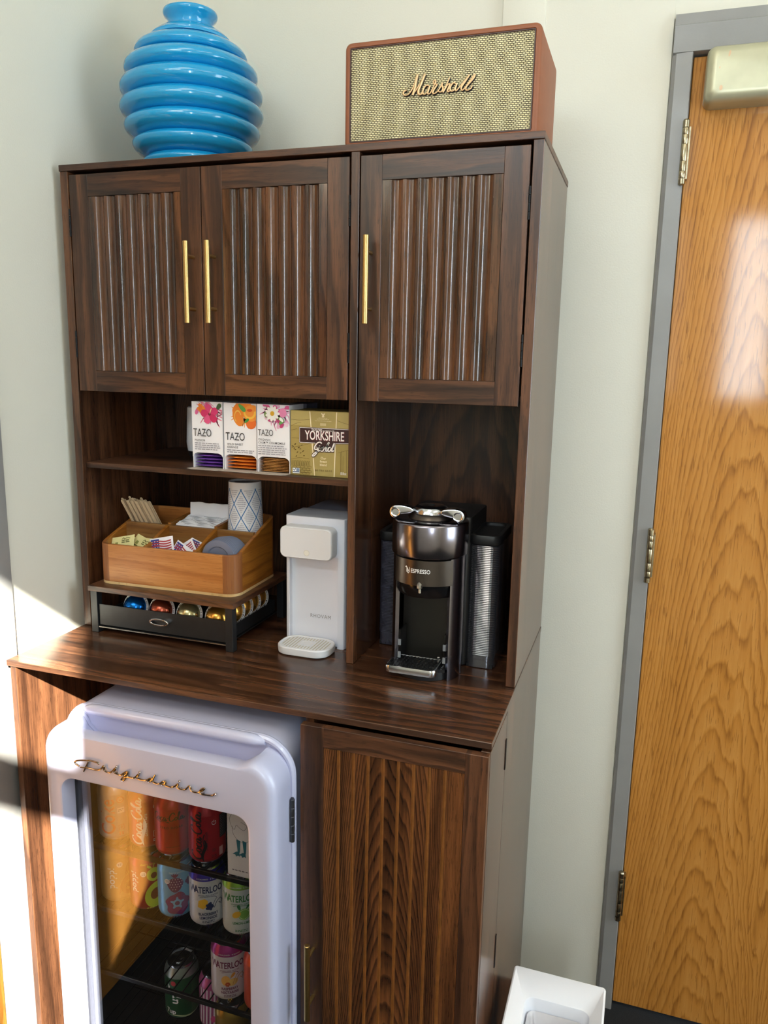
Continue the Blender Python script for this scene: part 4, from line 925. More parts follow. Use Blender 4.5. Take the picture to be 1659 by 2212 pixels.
# ================================================================== water dispenser
M_wp = pm('white_plastic', '#dfe3ef', 0.32, coat=0.15, var=(10, 0.01)); M_wm = pm('matt_white_plastic', '#dcdde2', 0.45, var=(10, 0.01)); M_tank = pm('tank_plastic', '#9aa3bb', 0.25, var=(10, 0.02)); M_gt = C_('#8b8d94')
wd = thing('water_dispenser', 'white hot water dispenser between organiser and divider', 'water dispenser', (0.55, 0.16, 0))
bx0, bx1, by0, by1, bh = 0.4820, 0.6215, 0.066, 0.160, 0.2870
def slab(x0, x1, y0, y1, z0, z1, r, m, e=0.002, n=6):
    """upright body with rounded vertical edges"""
    L = lambda i, z: [(x, y, z) for x, y in rr(x0 + i, x1 - i, y0 + i, y1 - i, max(r - i, .0005), n)]
    return MB().loft([L(e, z0), L(0, z0 + e), L(0, z1 - e), L(e * .3, z1 - e * .3), L(e, z1)], m)
mb = MB(); pro = [(bx0, by1), (bx0, by0 + .008), (bx0 + .003, by0 + .002), (bx0 + .009, by0)]
c0, c1 = bx0 + 0.0105, bx1 - 0.0165
pro += [(c0, by0 + .0005)] + [(c0 + (c1 - c0) * (0.5 - 0.5 * math.cos(PI * k / 14)), by0 + .0005 + 0.0155 * math.sin(PI * k / 14) ** .25) for k in range(1, 14)] + [(c1, by0 + .0005)]
pro += [(bx1 - .009, by0), (bx1 - .003, by0 + .002), (bx1, by0 + .008), (bx1, by1)]
mb.loft([[(x, y, z) for x, y in pro] for z in (0.0004, 0.2030)], M_wp)
pr2 = [(bx0, by1), (bx0, by0 + .008), (bx0 + .003, by0 + .002), (bx0 + .009, by0), (bx1 - .009, by0), (bx1 - .003, by0 + .002), (bx1, by0 + .008), (bx1, by1)]
i2 = inset(pr2, .0012)
mb.loft([[(x, y, .2031) for x, y in pr2], [(x, y, bh - .001) for x, y in pr2], [(x, y, bh) for x, y in i2]], M_wp)
part('body', mb, wd)
part('water_tank', slab(bx0 + .0015, bx1 - .0015, by1 + .0006, 0.300, 0.0004, bh - .003, .012, M_tank), wd)
hx0, hx1, hz0, hz1, hy = 0.4860, 0.6045, 0.2025, 0.2705, 0.032
mb = MB(); L = lambda i, y: [(x, y, z) for x, z in rr(hx0 + i, hx1 - i, hz0 + i, hz1 - i, .013 - i * .6, 7)]
mb.loft([L(0.004, by0 - .0002), L(0, by0 - .004), L(0, hy + .003), L(.0012, hy + .0008), L(.0028, hy), L(.0034, hy + .0006)], M_wm)
Ly = Lay(0, 0, hy + .0006); T = Ly(); mb.annulus(T, .5475, .2165, .0056, .0066, C_('#cfccc4'), 28); T = Ly(); mb.disc(T, .5475, .2165, .0056, .0056, C_('#e4e2db'), 24)
part('control_head', mb, wd, 'rounded off white control head')
mb = MB(); tx0_, tx1_, ty0_, ty1_ = 0.4880, 0.6080, -0.008, 0.0735
L = lambda i, z: [(x, y, z) for x, y in rr(tx0_ + i, tx1_ - i, ty0_ + i, ty1_ - i, .032 - i, 8)]
mb.loft([L(.005, .0004), L(.001, .003), L(0, .010), L(0, .0165), L(.0015, .0185), L(.004, .0188), L(.0055, .0172)], M_wm)
M_slot = C_('#b9b29c'); zt = .01735
for k in range(-7, 8):
    x = .548 + k * .0068; hlen = .031 - max(0, abs(k) - 5) * .006
    segs = ((.033 - hlen, .033 + hlen),) if abs(k) > 2 else ((.033 - hlen, .017), (.050, .033 + hlen))
    for a, b_ in segs: mb.box(x - .0011, x + .0011, a, b_, zt - .0001, zt + .0002, M_slot)
mb.lathe([(.0135, zt), (.0135, zt + .0008), (.0125, zt + .0008), (.0120, zt + .0001), (0, zt + .0001)], M_wm, (.548, .033, 0), 28)
part('drip_tray', mb, wd)
mb = MB(); tw = lambda u, v: (u, by0 + .0165 - .00035 * 1, v)
mb.text(lambda u, v: (u, by0 + .0142, v), 'RHOVAM', .0120, M_gt, .5600, .0605, 'CENTER', .92, -.004, 1.12)
part('lettering', mb, wd)

# ================================================================== coffee machine
M_ti = pm('titan_metal', '#85818a', 0.2, 1.0, var=(80, 0.05)); M_tid = pm('titan_panel', '#57504b', 0.3, 0.9); M_pb2 = pm('piano_black', '#0b0b0d', 0.16); M_mb = pm('matt_black_plastic', '#141416', 0.5); M_win = pm('smoked_back', '#1f1d19', 0.3); M_ch = pm('satin_chrome', '#d2d5dc', 0.16, 1.0)
cm = thing('coffee_machine', 'bronze and black capsule coffee machine in the right niche', 'coffee machine', (0.815, 0.08, 0))
mx, my, rb, rh = 0.8150, 0.0300, 0.0710, 0.0750
def arc(r, a0, a1, n): return [(mx + r * math.sin(a0 + (a1 - a0) * i / n), my - r * math.cos(a0 + (a1 - a0) * i / n)) for i in range(n + 1)]
# shell: a drum with a front opening
oa = math.radians(50)
inner = [(mx + r_ * math.sin(a), my - r_ * math.cos(a)) for r_, a in ((rb - .004, -oa), (.055, -math.radians(75)), (.055, -math.radians(105)), (.055, -math.radians(140)), (.055, -math.radians(180)))]
L0 = arc(rb, -2 * PI + oa, -oa, 40)
ring_in = arc(rb - .008, -oa, -2 * PI + oa, 40)
part('shell', MB().loft([[(x, y, z) for x, y in L0 + ring_in] for z in (.0004, .2460)], M_ti), cm)
mb = MB(); mb.prism(arc(rb - .009, 0, 2 * PI, 40)[:-1], 'z', .0006, .016, M_mb)
mb.prism([(mx - .055, my + .012), (mx + .055, my + .012), (mx + .050, my + .045), (mx - .050, my + .045)], 'z', .016, .246, M_win)
mb.box(mx - .049, mx + .049, my - .045, my + .012, .0160, .0215, M_mb)
for sx in (-1, 1):
    mb.box(mx + sx * .046 - .0015, mx + sx * .046 + .0015, my - .040, my + .004, .016, .092, M_pb2)
    for z in (.034, .060): mb.box(mx + sx * .046 - .0028, mx + sx * .046 + .0028, my - .0425, my - .0395, z, z + .012, pm('support_peg', '#7d8288', .4))
for i in range(10):
    for k in range(7): mb.lathe([(.0024, .0216), (.0020, .0222), (0, .0223)], M_pb2, (mx - .041 + i * .0091, my - .040 + k * .0078, 0), 6)
part('cup_bay', mb, cm)
# brewing front with the name
oa2 = math.radians(54)
fr = arc(rb + .0006, -oa2, oa2, 28); fi = arc(rb - .02, oa2, -oa2, 28)
mb = MB().loft([[(x, y, z) for x, y in fr + fi] for z in (.1945, .1960, .2425, .2440)], M_tid)
mb.loft([[(mx + (x - mx) * s_, my + (y - my) * s_, z) for x, y in arc(rb, -oa2, oa2, 28) + fi] for s_, z in ((.86, .168), (.93, .176), (.955, .1944))], M_pb2)
TN = lambda u, v, e=.0009: (mx + (rb + e) * math.sin(u / rb), my - (rb + e) * math.cos(u / rb), v)
part('brew_head', mb, cm)
mb = MB(); M_nw = C_('#f1f1f1'); an = -.002
mb.text(TN, 'ESPRESSO', .0112, M_nw, an + .0030, .2196, 'CENTER', .80, .012)
mb.text(TN, 'N', .0150, M_nw, an - .0225, .2192, 'CENTER', .72, .012)
mb.stroke(TN, [(an - .0285, .2282), (an - .0262, .2300), (an - .0232, .2190), (an - .0205, .2180)], .0016, M_nw, 4)
part('lettering', mb, cm)
mb = MB(); sp_ = [(mx - .0055, my - rb * .985), (mx - .004, my - rb - .0025), (mx, my - rb - .0045), (mx + .004, my - rb - .0025), (mx + .0055, my - rb * .985)]
mb.loft([[(mx + (x - mx) * .35, y + .006 if i in (1, 2, 3) else y, z) for i, (x, y) in enumerate(sp_)] if top else [(x, y, z) for x, y in sp_] for z, top in ((.190, False), (.197, False), (.206, True))], M_steel)
mb.tube([(mx, my - rb + .004, .1880), (mx, my - rb + .004, .1800)], .0028, M_ch, 12)
part('spout', mb, cm)
mb = MB(); mb.lathe([(rh - .006, .2465), (rh - .001, .2480), (rh, .2500), (rh, .3085), (rh - .0012, .3115), (rh - .004, .3135), (rh - .012, .3150), (.046, .3165), (0, .3165)], M_ti, (mx, my, 0), 72)
part('drum_head', mb, cm)
mb = MB(); mb.lathe([(.0455, .3166), (.0440, .3190), (.0395, .3245), (.0365, .3262)], M_tid, (mx, my, 0), 48)
mb.lathe([(.0366, .3260), (.0355, .3300), (.0335, .3345), (.0310, .3370)], M_ch, (mx, my, 0), 48)
mb.lathe([(.0312, .3368), (.0285, .3392), (.020, .3402), (0, .3404)], M_pb2, (mx, my, 0), 48)
mb.lathe([(.007, .3402), (.007, .3410), (0, .3411)], M_mb, (mx, my, 0), 24)
part('lid_knob', mb, cm)
for sx in (-1, 1):
    mb = MB(); ex, ez, er = mx + sx * .0620, .3275, .0130; E = []
    for i in range(28):
        a = 2 * PI * i / 28; x, z = ex + er * math.cos(a), ez + er * math.sin(a); d = (ex - x) * sx
        if d > .002: x -= sx * .022 * min(1.0, d / er); z = ez + .004 + (z - ez) * (.62 if z < ez else .55) + .003 * (z > ez)
        E.append((x, z))
    yf_ = my - .036; Q = lambda i_, y: [(x, y, z) for x, z in (inset(E, i_) if i_ else E)]
    mb.loft([Q(.003, yf_ + .024), Q(0, yf_ + .020), Q(0, yf_ + .003), Q(.0008, yf_ + .0008), Q(.0025, yf_)], M_ch)
    mb.loft([[(ex + r_ * 1.1 * math.cos(2 * PI * k / 24), y, ez + r_ * math.sin(2 * PI * k / 24)) for k in range(24)] for r_, y in ((.0088, yf_ - .0002), (.0084, yf_ - .0016), (.0070, yf_ - .0012), (.0060, yf_ - .0004))], M_ch)
    part('lever', mb, cm, 'polished chrome lever ear')
mb = slab(.7460, .8870, my + .045, .235, .0004, .3120, .010, M_mb); part('rear_body', mb, cm)
# cup stand
dx0_, dx1_, dy0_, dy1_ = .7500, .8530, -.050, .0160
mb = MB(); L = lambda i, z: [(x, y, z) for x, y in rr(dx0_ + i, dx1_ - i, dy0_ + i, dy1_ - i * .2, (.012, .012, .003, .003), 6)]
mb.loft([L(.004, .0150), L(.0005, .0165), L(0, .0200), L(0, .0280), L(.0008, .0298), L(.0022, .0302), L(.0032, .0292)], M_ch)
mb.box(dx0_ + .004, dx1_ - .004, dy0_ + .004, dy1_ - .002, .0286, .0293, M_mb)
for i in range(13):
    for k in range(10):
        x = dx0_ + .0085 + i * .0072 + (k % 2) * .0012; y = dy0_ + .0075 + k * .0059
        mb.lathe([(.0030, .0293), (.0027, .0302), (.0014, .0303)], M_pb2, (x, y, 0), 6)
for sx in (dx0_ + .006, dx1_ - .012): mb.box(sx, sx + .006, dy1_ - .004, dy1_ + .003, .012, .036, M_ch, .001, 1)
part('cup_stand', mb, cm, 'chrome cup stand with black grid')
# two ribbed side tanks
M_rib = pm('ribbed_smoke_plastic', '#84858c', 0.12, 0.85, var=(20, 0.04)); M_clr = pm('clear_ribbed_plastic', '#4a4a58', 0.12, 0.0, var=(60, 0.2), trans=0.35)
def tank(x0, x1, y0, y1, h, m, nm, lab):
    r = part(nm, MB().box(x0 + .004, x1 - .004, y0 + .004, y1 - .004, .0006, .008, M_mb), cm, lab)
    mb = MB(); loops = []; k = 62
    for i in range(k + 1):
        z = .0285 + (h - .0285) * i / k
        for e, dz in ((0.0, 0.0), (0.0011, .5)): loops.append([(x, y, z + dz * (h - .0285) / k) for x, y in rr(x0 + e, x1 - e, y0 + e, y1 - e, .018, 6)])
    mb.loft([[(x, y, z) for x, y in rr(x0 + .001, x1 - .001, y0 + .001, y1 - .001, .018, 6)] for z in (.002, .0284)] + loops, m)
    part('tank_wall', mb, r)
    mb = MB(); L = lambda i, z: [(x, y, z) for x, y in rr(x0 - .002 + i, x1 + .002 - i, y0 - .002 + i, y1 + .002 - i, .019 - i * .6, 6)]
    mb.loft([L(.001, h + .0035), L(0, h + .005), L(0, h + .021), L(.001, h + .0225), L(.008, h + .0225), L(.009, h + .0215), L(.0095, h + .0165)], M_mb)
    part('tank_lid', mb, r)
tank(.8835, .9450, .0720, .2150, .2560, M_rib, 'side_container', 'silver ribbed container with black lid')
tank(.6740, .7430, .1300, .2600, .2330, M_clr, 'side_container', 'clear ribbed tank with black lid')
# ================================================================== retro drinks fridge
M_fr = pm('fridge_enamel', '#c0c3df', 0.28, coat=0.35, var=(6, 0.01)); M_lin = pm('fridge_liner', '#26282c', 0.45); M_gask = pm('door_gasket', '#8d93a6', 0.6)
M_fg = clear_glass('fridge_glass', (0.86, 0.87, 0.87, 1), 1.5, 0.07)
fx0, fx1, fzt, fzb = 0.1660, 0.6520, -0.0560, -0.9500
fg = thing('drinks_fridge', 'pale retro drinks fridge with glass door and chrome script', 'fridge', (0.41, -0.05, -ZF))
RR = lambda x0, x1, z0, z1, r, y, n=10: [(x, y, z) for x, z in rr(x0, x1, z0, z1, (.02, .02, r, r), n)]
mb = MB(); bx0_, bx1_, bz1_, by_b = 0.1760, 0.6440, -0.0480, 0.2300
mb.loft([RR(bx0_ + .005, bx1_ - .005, fzb, bz1_ - .005, .045, by_b), RR(bx0_, bx1_, fzb - .005, bz1_, .05, by_b - .005), RR(bx0_, bx1_, fzb - .005, bz1_, .05, -.2560),
         RR(bx0_ + .003, bx1_ - .003, fzb, bz1_ - .003, .047, -.2585), RR(.1865, .6320, -.9150, -.1080, .03, -.2585)], M_fr, True, False)
part('cabinet_shell', mb, fg)
mb = MB(); mb.loft([RR(.1867, .6318, -.9148, -.1082, .03, -.2580), RR(.1867, .6318, -.9148, -.1082, .03, .1850)], M_lin, False, True)
part('inner_liner', mb, fg)
# rounded bead round the front of the shell
path = [(x, -.2580, z) for x, z in rr(fx0 + .002, fx1 - .001, fzb, fzt + .003, (.02, .02, .062, .062), 12)]
mb = MB(); mb.tube(path, .0072, M_fr, 10, closed=True); part('front_bead', mb, fg)
for x in (.20, .62):
    for y in (-.22, .19): part('foot', MB().lathe([(.014, -ZF + .0003), (.016, -ZF + .004), (.016, fzb - .0045)], M_black, (x, y, 0), 16), fg)
# door
df, dz0_, dz1_ = -.3320, -.9420, -.0640
ox0, ox1, oz0, oz1, orr = .2070, .5990, -.8350, -.1690, .026
def sm(a, b, x): q = min(1, max(0, (x - a) / (b - a))); return q * q * (3 - 2 * q)
def dl(i, y, dip=0.0):
    pts = rr(fx0 + i, fx1 - i, dz0_ + i, dz1_ - i, (.02, .02, max(.055 - i, .01), max(.055 - i, .01)), 10)
    a, b = pts[32], pts[33]                                  # the straight top edge, right to left
    mid_ = [(a[0] + (b[0] - a[0]) * k / 24, a[1]) for k in range(1, 24)]
    pts = pts[:33] + mid_ + pts[33:]
    return [(x, y, z - dip * sm(.205, .232, x) * (1 - sm(.580, .607, x)) * (z > -.12)) for x, z in pts]
def il(i, y):
    pts = rr(ox0 - i, ox1 + i, oz0 - i, oz1 + i, orr + i, 10); a, b = pts[32], pts[33]
    pts = pts[:33] + [(a[0] + (b[0] - a[0]) * k / 24, a[1]) for k in range(1, 24)] + pts[33:]
    return [(x, y, z) for x, z in pts]
mb = MB(); mb.loft([dl(.004, -.2660, .038), dl(0, -.2685, .038), dl(0, -.2890, .0360), dl(0, -.3010, .0150), dl(0, -.3160, .0120), dl(.0018, -.3232, .0110), dl(.006, -.3290, .0080), dl(.012, -.3316, .004), dl(.018, df), il(.006, df), il(.002, -.3308), il(0, -.3280), il(-.001, -.2900), il(-.004, -.2700)], M_fr, False, False, ring=True)
dr_ = part('door', mb, fg)
part('glass_pane', MB().box(ox0 - .004, ox1 + .004, -.2990, -.2960, oz0 - .004, oz1 + .004, M_fg), dr_)
mb = MB(); mb.loft([il(-.0012, -.2988), il(-.0012, -.2900), il(-.010, -.2900), il(-.010, -.2952)], M_black, False, False); part('pane_seal', mb, dr_)
mb = MB(); mb.loft([dl(.002, -.2658, .037), dl(.002, -.2588, .037), dl(.044, -.2588), dl(.044, -.2658)], M_fr, False, False, ring=True); part('gasket', mb, dr_)
# the raised lip over the finger groove
mb = MB(); hp = []
for i in range(25):
    q = i / 24; x = .2120 + (.6000 - .2120) * q; e = math.sin(min(1, min(q, 1 - q) / .07) * PI / 2)
    hp.append([(x, -.2625 + (.0035 + .0075 * e) * math.cos(a) - .004 * e, -.0590 + (.0060 + .0050 * e) * math.sin(a) + .0040 * e) for a in [2 * PI * k / 16 for k in range(16)]])
mb.loft(hp, M_fr); part('grip_lip', mb, fg)
M_scr = pm('chrome_script', '#b0a294', 0.07, 1.0, var=(10, .01))
mb = MB()
for st in FRI: mb.tube([(x, df - .0042, z) for x, z in [(p_[0], p_[1]) for p_ in cr([(a, b, 0) for a, b in st], 5)]], .00165, M_scr, 9)
for x, z in FRID: mb.lathe([(0, -.0022), (.0016, -.0016), (.0023, 0), (.0016, .0016), (0, .0022)], M_scr, (x, df - .0042, z), 12)
for x, z in ((.2692, -.1315), (.3345, -.1332), (.4025, -.1345), (.470, -.1363), (.515, -.1371)): mb.tube([(x, df - .004, z), (x, df + .0005, z)], .0013, M_scr, 8)
part('script_emblem', mb, dr_, 'chrome script emblem')
M_fh = pm('fridge_hinge', '#4c4d52', .35, .8)
mb = MB()
for i in range(5): mb.lathe([(.0038, 0), (.0044, .0008), (.0044, .0158), (.0038, .0166)], M_fh, (fx1 + .0045, -.2715, -.2370 + i * .0168), 14)
mb.box(fx1 - .0004, fx1 + .0035, -.2700, -.2560, -.2360, -.1540, M_fh); part('hinge', mb, fg, 'dark steel hinge')
# wire shelves
M_wire = pm('black_wire', '#1a1a1c', .3, .6)
SH = (-.3570, -.4990, -.6500, -.7970)
for z in SH:
    mb = MB(); x0, x1, y0, y1 = .1880, .6305, -.2500, .150
    mb.box(x0, x1, y0 - .003, y0 + .004, z - .0105, z - .0002, M_wire, .001, 1)
    for i in range(22): x = x0 + .004 + i * (x1 - x0 - .008) / 21; mb.tube([(x, y0, z - .0015), (x, y1, z - .0015)], .0014, M_wire, 6)
    for y in (-.13, 0.0, y1): mb.tube([(x0, y, z - .0040), (x1, y, z - .0040)], .0017, M_wire, 6)
    part('wire_shelf', mb, fg)
# ---- cans
CR, CH = .0362, .1310
M_al = pm('aluminium', '#c4c6c9', .22, 1.0, var=(40, .03))
def cm_(h, metal=.35, rough=.3): return pm('can_' + h.strip('#') + ('m' if metal > .4 else ''), h, rough, metal, var=(15, .02))
lidmb = None; tabo = None
def can(x, y, zs, colr, label, art=None, top=None, bottom=None, metal=.35, group=None):
    global lidmb, tabo
    m = cm_(colr, metal); mt = cm_(top, .6) if top else m; mbt = cm_(bottom, .4) if bottom else m
    r = thing('drink_can', label, 'drink can', (x, y, zs), group)
    b = MB(); b.lathe([(0, .008), (.018, .006), (.0235, .0015), (.0262, .0003), (.0285, .0018), (.0325, .0080)], M_al, (x, y, zs), 40)
    b.lathe([(.0325, .0080), (.0350, .0112), (CR, .0160)], mbt, (x, y, zs), 40, cap=False); b.lathe([(CR, .0160), (CR, .1060)], m, (x, y, zs), 40, cap=False)
    b.lathe([(CR, .1060), (.0352, .1115), (.0325, .1180), (.0288, .1252)], mt, (x, y, zs), 40, cap=False)
    if art:
        ph = math.atan2(1.2 - x, y + 1.427)
        st = {'k': 0}
        def T(off=0.0):
            st['k'] += 1; return TC(x, y, zs, CR + .00016 * st['k'], ph + math.radians(off))
        art(b, T)
    part('can_body', b, r)
    if lidmb is None:
        q = MB(); q.lathe([(.0288, .1252), (.0292, .1275), (.0288, .1302), (.0276, .1308), (.0266, .1300), (.0258, .1262), (.0240, .1256), (.0, .1256)], M_al, (x, y, zs), 40); lidmb = part('can_lid', q, r)
        q = MB(); q.prism([(x + .0085 * math.cos(a) - .002, y + .0125 * math.sin(a)) for a in [2 * PI * i / 18 for i in range(18)]], 'z', zs + .1260, zs + .1272, M_al); q.lathe([(.003, .1272), (.0025, .1282), (0, .1283)], M_al, (x, y, zs), 12); tabo = part('pull_tab', q, r)
    else:
        dup(lidmb, parent=r); dup(tabo, parent=r)
    return r
wht, blk = C_('#f0eeee', rough=.4), C_('#191416', rough=.4)
def power_icon(b, T, u, v, r_, bgm, fgm):
    if bgm: b.disc(T(), u, v, r_, r_, bgm, 22, 3)
    Tn = T(); b.annulus(Tn, u, v, r_ * .48, r_ * .62, fgm, 20, 2.1, 2.1 + 5.2); b.quad(Tn, u - r_ * .08, u + r_ * .08, v + r_ * .05, v + r_ * .75, fgm)
def cola(b, T, sc, u, v, m, vertical, pen=.45):
    """flowing two-word script"""
    V = vert(T) if vertical else T
    S_ = [[(.62, .74), (.50, .86), (.28, .74), (.10, .44), (.12, .14), (.34, .06), (.62, .30)], [(.62, .30), (.72, .44), (.84, .40), (.84, .20), (.72, .08), (.62, .20), (.66, .40)], [(.84, .30), (1.0, .34)], [(1.22, .40), (1.12, .44), (1.0, .30), (1.0, .12), (1.14, .06), (1.28, .22)], [(1.52, .42), (1.38, .42), (1.28, .22), (1.32, .08), (1.44, .12), (1.54, .38), (1.52, .10), (1.60, .08), (1.68, .20)],
          [(1.72, .34), (1.84, .34)], [(2.46, .70), (2.36, .92), (2.14, .82), (1.94, .46), (1.96, .12), (2.16, .04), (2.44, .26)], [(2.56, .42), (2.46, .28), (2.50, .10), (2.62, .10), (2.70, .28), (2.62, .42), (2.54, .40)], [(2.70, .28), (2.88, .60), (2.98, .86), (2.90, .92), (2.80, .60), (2.80, .16), (2.90, .06), (3.02, .20)], [(3.28, .40), (3.14, .42), (3.04, .22), (3.08, .08), (3.20, .12), (3.30, .38), (3.28, .10), (3.38, .06), (3.52, .22)], [(.34, .06), (.9, -.10), (1.5, -.04), (1.9, -.14)]]
    for s_ in S_: b.stroke(V, [(u + p_ * sc, v + q * sc) for p_, q in s_], sc * .125, m, 5, pen=pen)
def swoosh(b, V, u0, u1, v, h, m):
    vs = []
    for i in range(15):
        q = i / 14; w_ = h * math.sin(PI * q) ** .7; c_ = v + .5 * h * math.sin(2 * PI * q); vs += [V(u0 + (u1 - u0) * q, c_ - w_ / 2), V(u0 + (u1 - u0) * q, c_ + w_ / 2)]
    b.add(vs, [(2 * i, 2 * i + 2, 2 * i + 3, 2 * i + 1) for i in range(14)], m)
RED = C_('#c3232b', rough=.4); GRY = C_('#77757a', rough=.4)
def a_diet(b, T):
    Tn = T(); b.quad(Tn, .022, .048, .012, .106, GRY, 6)
    b.text(vert(T(-26)), 'Coke', .0430, RED, .0200, -.012, 'LEFT', .82, .012)
    power_icon(b, T, .0075, .095, .0075, RED, wht); b.quad(T(), .001, .015, .066, .078, wht, 3); b.lines(T(), .0025, .0135, [.073, .070], .0016, GRY, 2, (.003, .006))
    Tn = T(); b.stroke(Tn, [(.003, .030), (.013, .030), (.013, .040), (.003, .040)], .0008, RED, 1, True); b.text(Tn, '0', .008, RED, .008, .0325); b.lines(Tn, .003, .014, [.022, .0185], .002, RED, 4, (.003, .005)); b.lines(Tn, .024, .044, [.02 + i * .004 for i in range(18)], .0016, C_('#c9c7cc'), 6, (.003, .008))
def a_coke(b, T):
    cola(b, T(-34), .0290, .0145, -.012, wht, True); swoosh(b, vert(T(-14)), .012, .075, -.001, .007, wht)
    b.text(vert(T(-4)), 'ORIGINAL TASTE', .0062, wht, .058, -.002, 'CENTER', .95, .012, 1.1)
    power_icon(b, T, .017, .095, .0085, None, wht); Tn = T(); b.stroke(Tn, [(.011, .030), (.021, .030), (.021, .042), (.011, .042)], .0008, wht, 1, True); b.text(Tn, '140', .0065, wht, .016, .0345, 'CENTER', .8); b.lines(Tn, .010, .021, [.023, .0195], .002, wht, 4, (.003, .006)); b.lines(T(), .030, .046, [.03 + i * .004 for i in range(16)], .0016, C_('#f2c9c9'), 7, (.003, .008))
def a_zero1(b, T):
    cola(b, T(-8), .0195, -.0400, .082, blk, False); b.text(T(-8), 'ZERO SUGAR', .0068, blk, 0, .0660, 'CENTER', 1.0, .012, 1.2); b.lines(T(), -.016, .016, [.026], .0014, C_('#7d1218'), 4, (.004, .008))
def a_zero2(b, T):
    cola(b, T(-34), .0290, .0145, -.012, blk, True); swoosh(b, vert(T(-12)), .010, .060, -.001, .007, blk)
    b.text(vert(T(-2)), 'ZERO SUGAR', .0062, blk, .055, -.002, 'CENTER', .95, .012, 1.15)
    power_icon(b, T, .0135, .092, .0075, None, wht); Tn = T(); b.quad(Tn, .0255, .050, .055, .104, blk, 6); Tn = T(); b.lines(Tn, .027, .046, [.058 + i * .0035 for i in range(13)], .0014, GRY, 7, (.003, .008)); b.disc(Tn, .0125, .034, .004, .004, C_('#8f1a22'), 14, 2); b.lines(Tn, .008, .018, [.022, .0185], .002, C_('#6d1016'), 3, (.003, .005)); b.quad(T(), .024, .033, .018, .036, C_('#d9a7a7'), 3)
def dot_sticker(b, T, u, v, r_=.006): b.disc(T(), u, v, r_, r_, wht, 20, 2); Tn = T(); b.lines(Tn, u - r_ * .6, u + r_ * .6, [v + .0008, v - .002], .0013, GRY, 3, (.002, .005))
def a_popA(b, T):
    O1 = C_('#b5632f'); b.text(vdown(vert(vert(T(-26)))) if False else (lambda t: (lambda u, v: t(-v, u)))(T(-24)), 'poppi', .0210, wht, .062, -.006, 'CENTER', 1.0, .02)
    dot_sticker(b, T, .002, .092)
    Tn = T()
    for k in range(5): b.stroke(Tn, [(.026, .098 - k * .003), (.014 - k * .001, .080 - k * .007), (.020, .060 - k * .004), (.006 - k * .001, .050 - k * .005), (.000, .040 - k * .004)], .0011, O1, 5)
    b.annulus(T(), .022, .042, .011, .020, O1, 24, asp=1.1); b.annulus(T(), .022, .042, .0, .007, C_('#a8502a'), 20)
def a_popB(b, T):
    G1, G2, BR = C_('#bdd343'), C_('#cfe05a'), C_('#6b2a22'); b.text((lambda t: (lambda u, v: t(-v, u)))(T(-52)), 'poppi', .0200, wht, .070, -.008, 'CENTER', 1.0, .02)
    b.disc(T(), .016, .040, .0225, .029, G1, 30, 5, -.35); b.disc(T(), .014, .042, .0095, .0125, BR, 24, 3, -.3)
    b.disc(T(), .012, .086, .0145, .0150, G1, 26, 4, .3); b.disc(T(), .012, .084, .0062, .0070, BR, 20, 2)
    Tn = T(); petal(b, Tn, .008, .101, 2.5, .011, .0035, G2); b.stroke(Tn, [(.010, .100), (.012, .107), (.016, .110)], .0012, G2, 4); b.disc(T(), .040, .092, .009, .012, G1, 20, 3)
    dot_sticker(b, T, -.009, .090, .0062); b.lines(T(), -.004, .022, [.0085 + .004], .0018, G2, 4, (.003, .006)); b.text(T(), 'cherry limeade', .0062, C_('#e3b24a'), .004, .1095, 'CENTER', 1.0, .01)
def a_popC(b, T):
    P1, P2 = C_('#5a2a63'), C_('#6fb6e0')
    b.star(T(), -.002, .084, [(.0165 * math.cos(a) * (1 - .28 * max(0, -math.sin(a))), .0165 * math.sin(a) * (1.15 if math.sin(a) < 0 else .8)) for a in [2 * PI * i / 24 for i in range(24)]], P1, 4)
    Tn = T()
    for j in range(5):
        for i in range(5): b.disc(Tn, -.012 + i * .0052 + (j % 2) * .0026, .072 + j * .0055, .0009, .0012, wht, 6) if (abs(-.012 + i * .0052 + .002) < .0125 - (j == 0) * .007) else None
    for a in (-.8, -.3, .2, .7): petal(b, T(), -.002, .098, PI / 2 - a, .010, .002, P1)
    b.star(T(), .002, .040, [((.0235 + .0025 * math.sin(7 * a)) * math.cos(a), (.0245 + .0025 * math.sin(5 * a + 1)) * math.sin(a)) for a in [2 * PI * i / 40 for i in range(40)]], C_('#7a2f66'), 5)
    b.star(T(), .001, .042, [((.0145 if i % 8 == 0 else (.0125 if i % 8 in (1, 7) else .0085)) * math.cos(2 * PI * i / 40 + PI / 2), (.0145 if i % 8 == 0 else (.0125 if i % 8 in (1, 7) else .0085)) * math.sin(2 * PI * i / 40 + PI / 2)) for i in range(40)], P2, 3)
    b.disc(T(), .001, .042, .0048, .0048, P1, 16, 2)
    for k, (u, v) in enumerate(((.026, .080), (.031, .086), (.026, .088), (.031, .079), (.022, .084))): b.disc(T() if k == 0 else Tn, u, v, .0042, .0045, P1, 12, 2)
    dot_sticker(b, T, -.018, .091, .0055); b.lines(T(), -.010, .012, [.012], .0018, P1, 4, (.003, .006)); b.text(T(), 'berry punch', .0062, C_('#bfe0f2'), .002, .1085, 'CENTER', 1.0, .01)
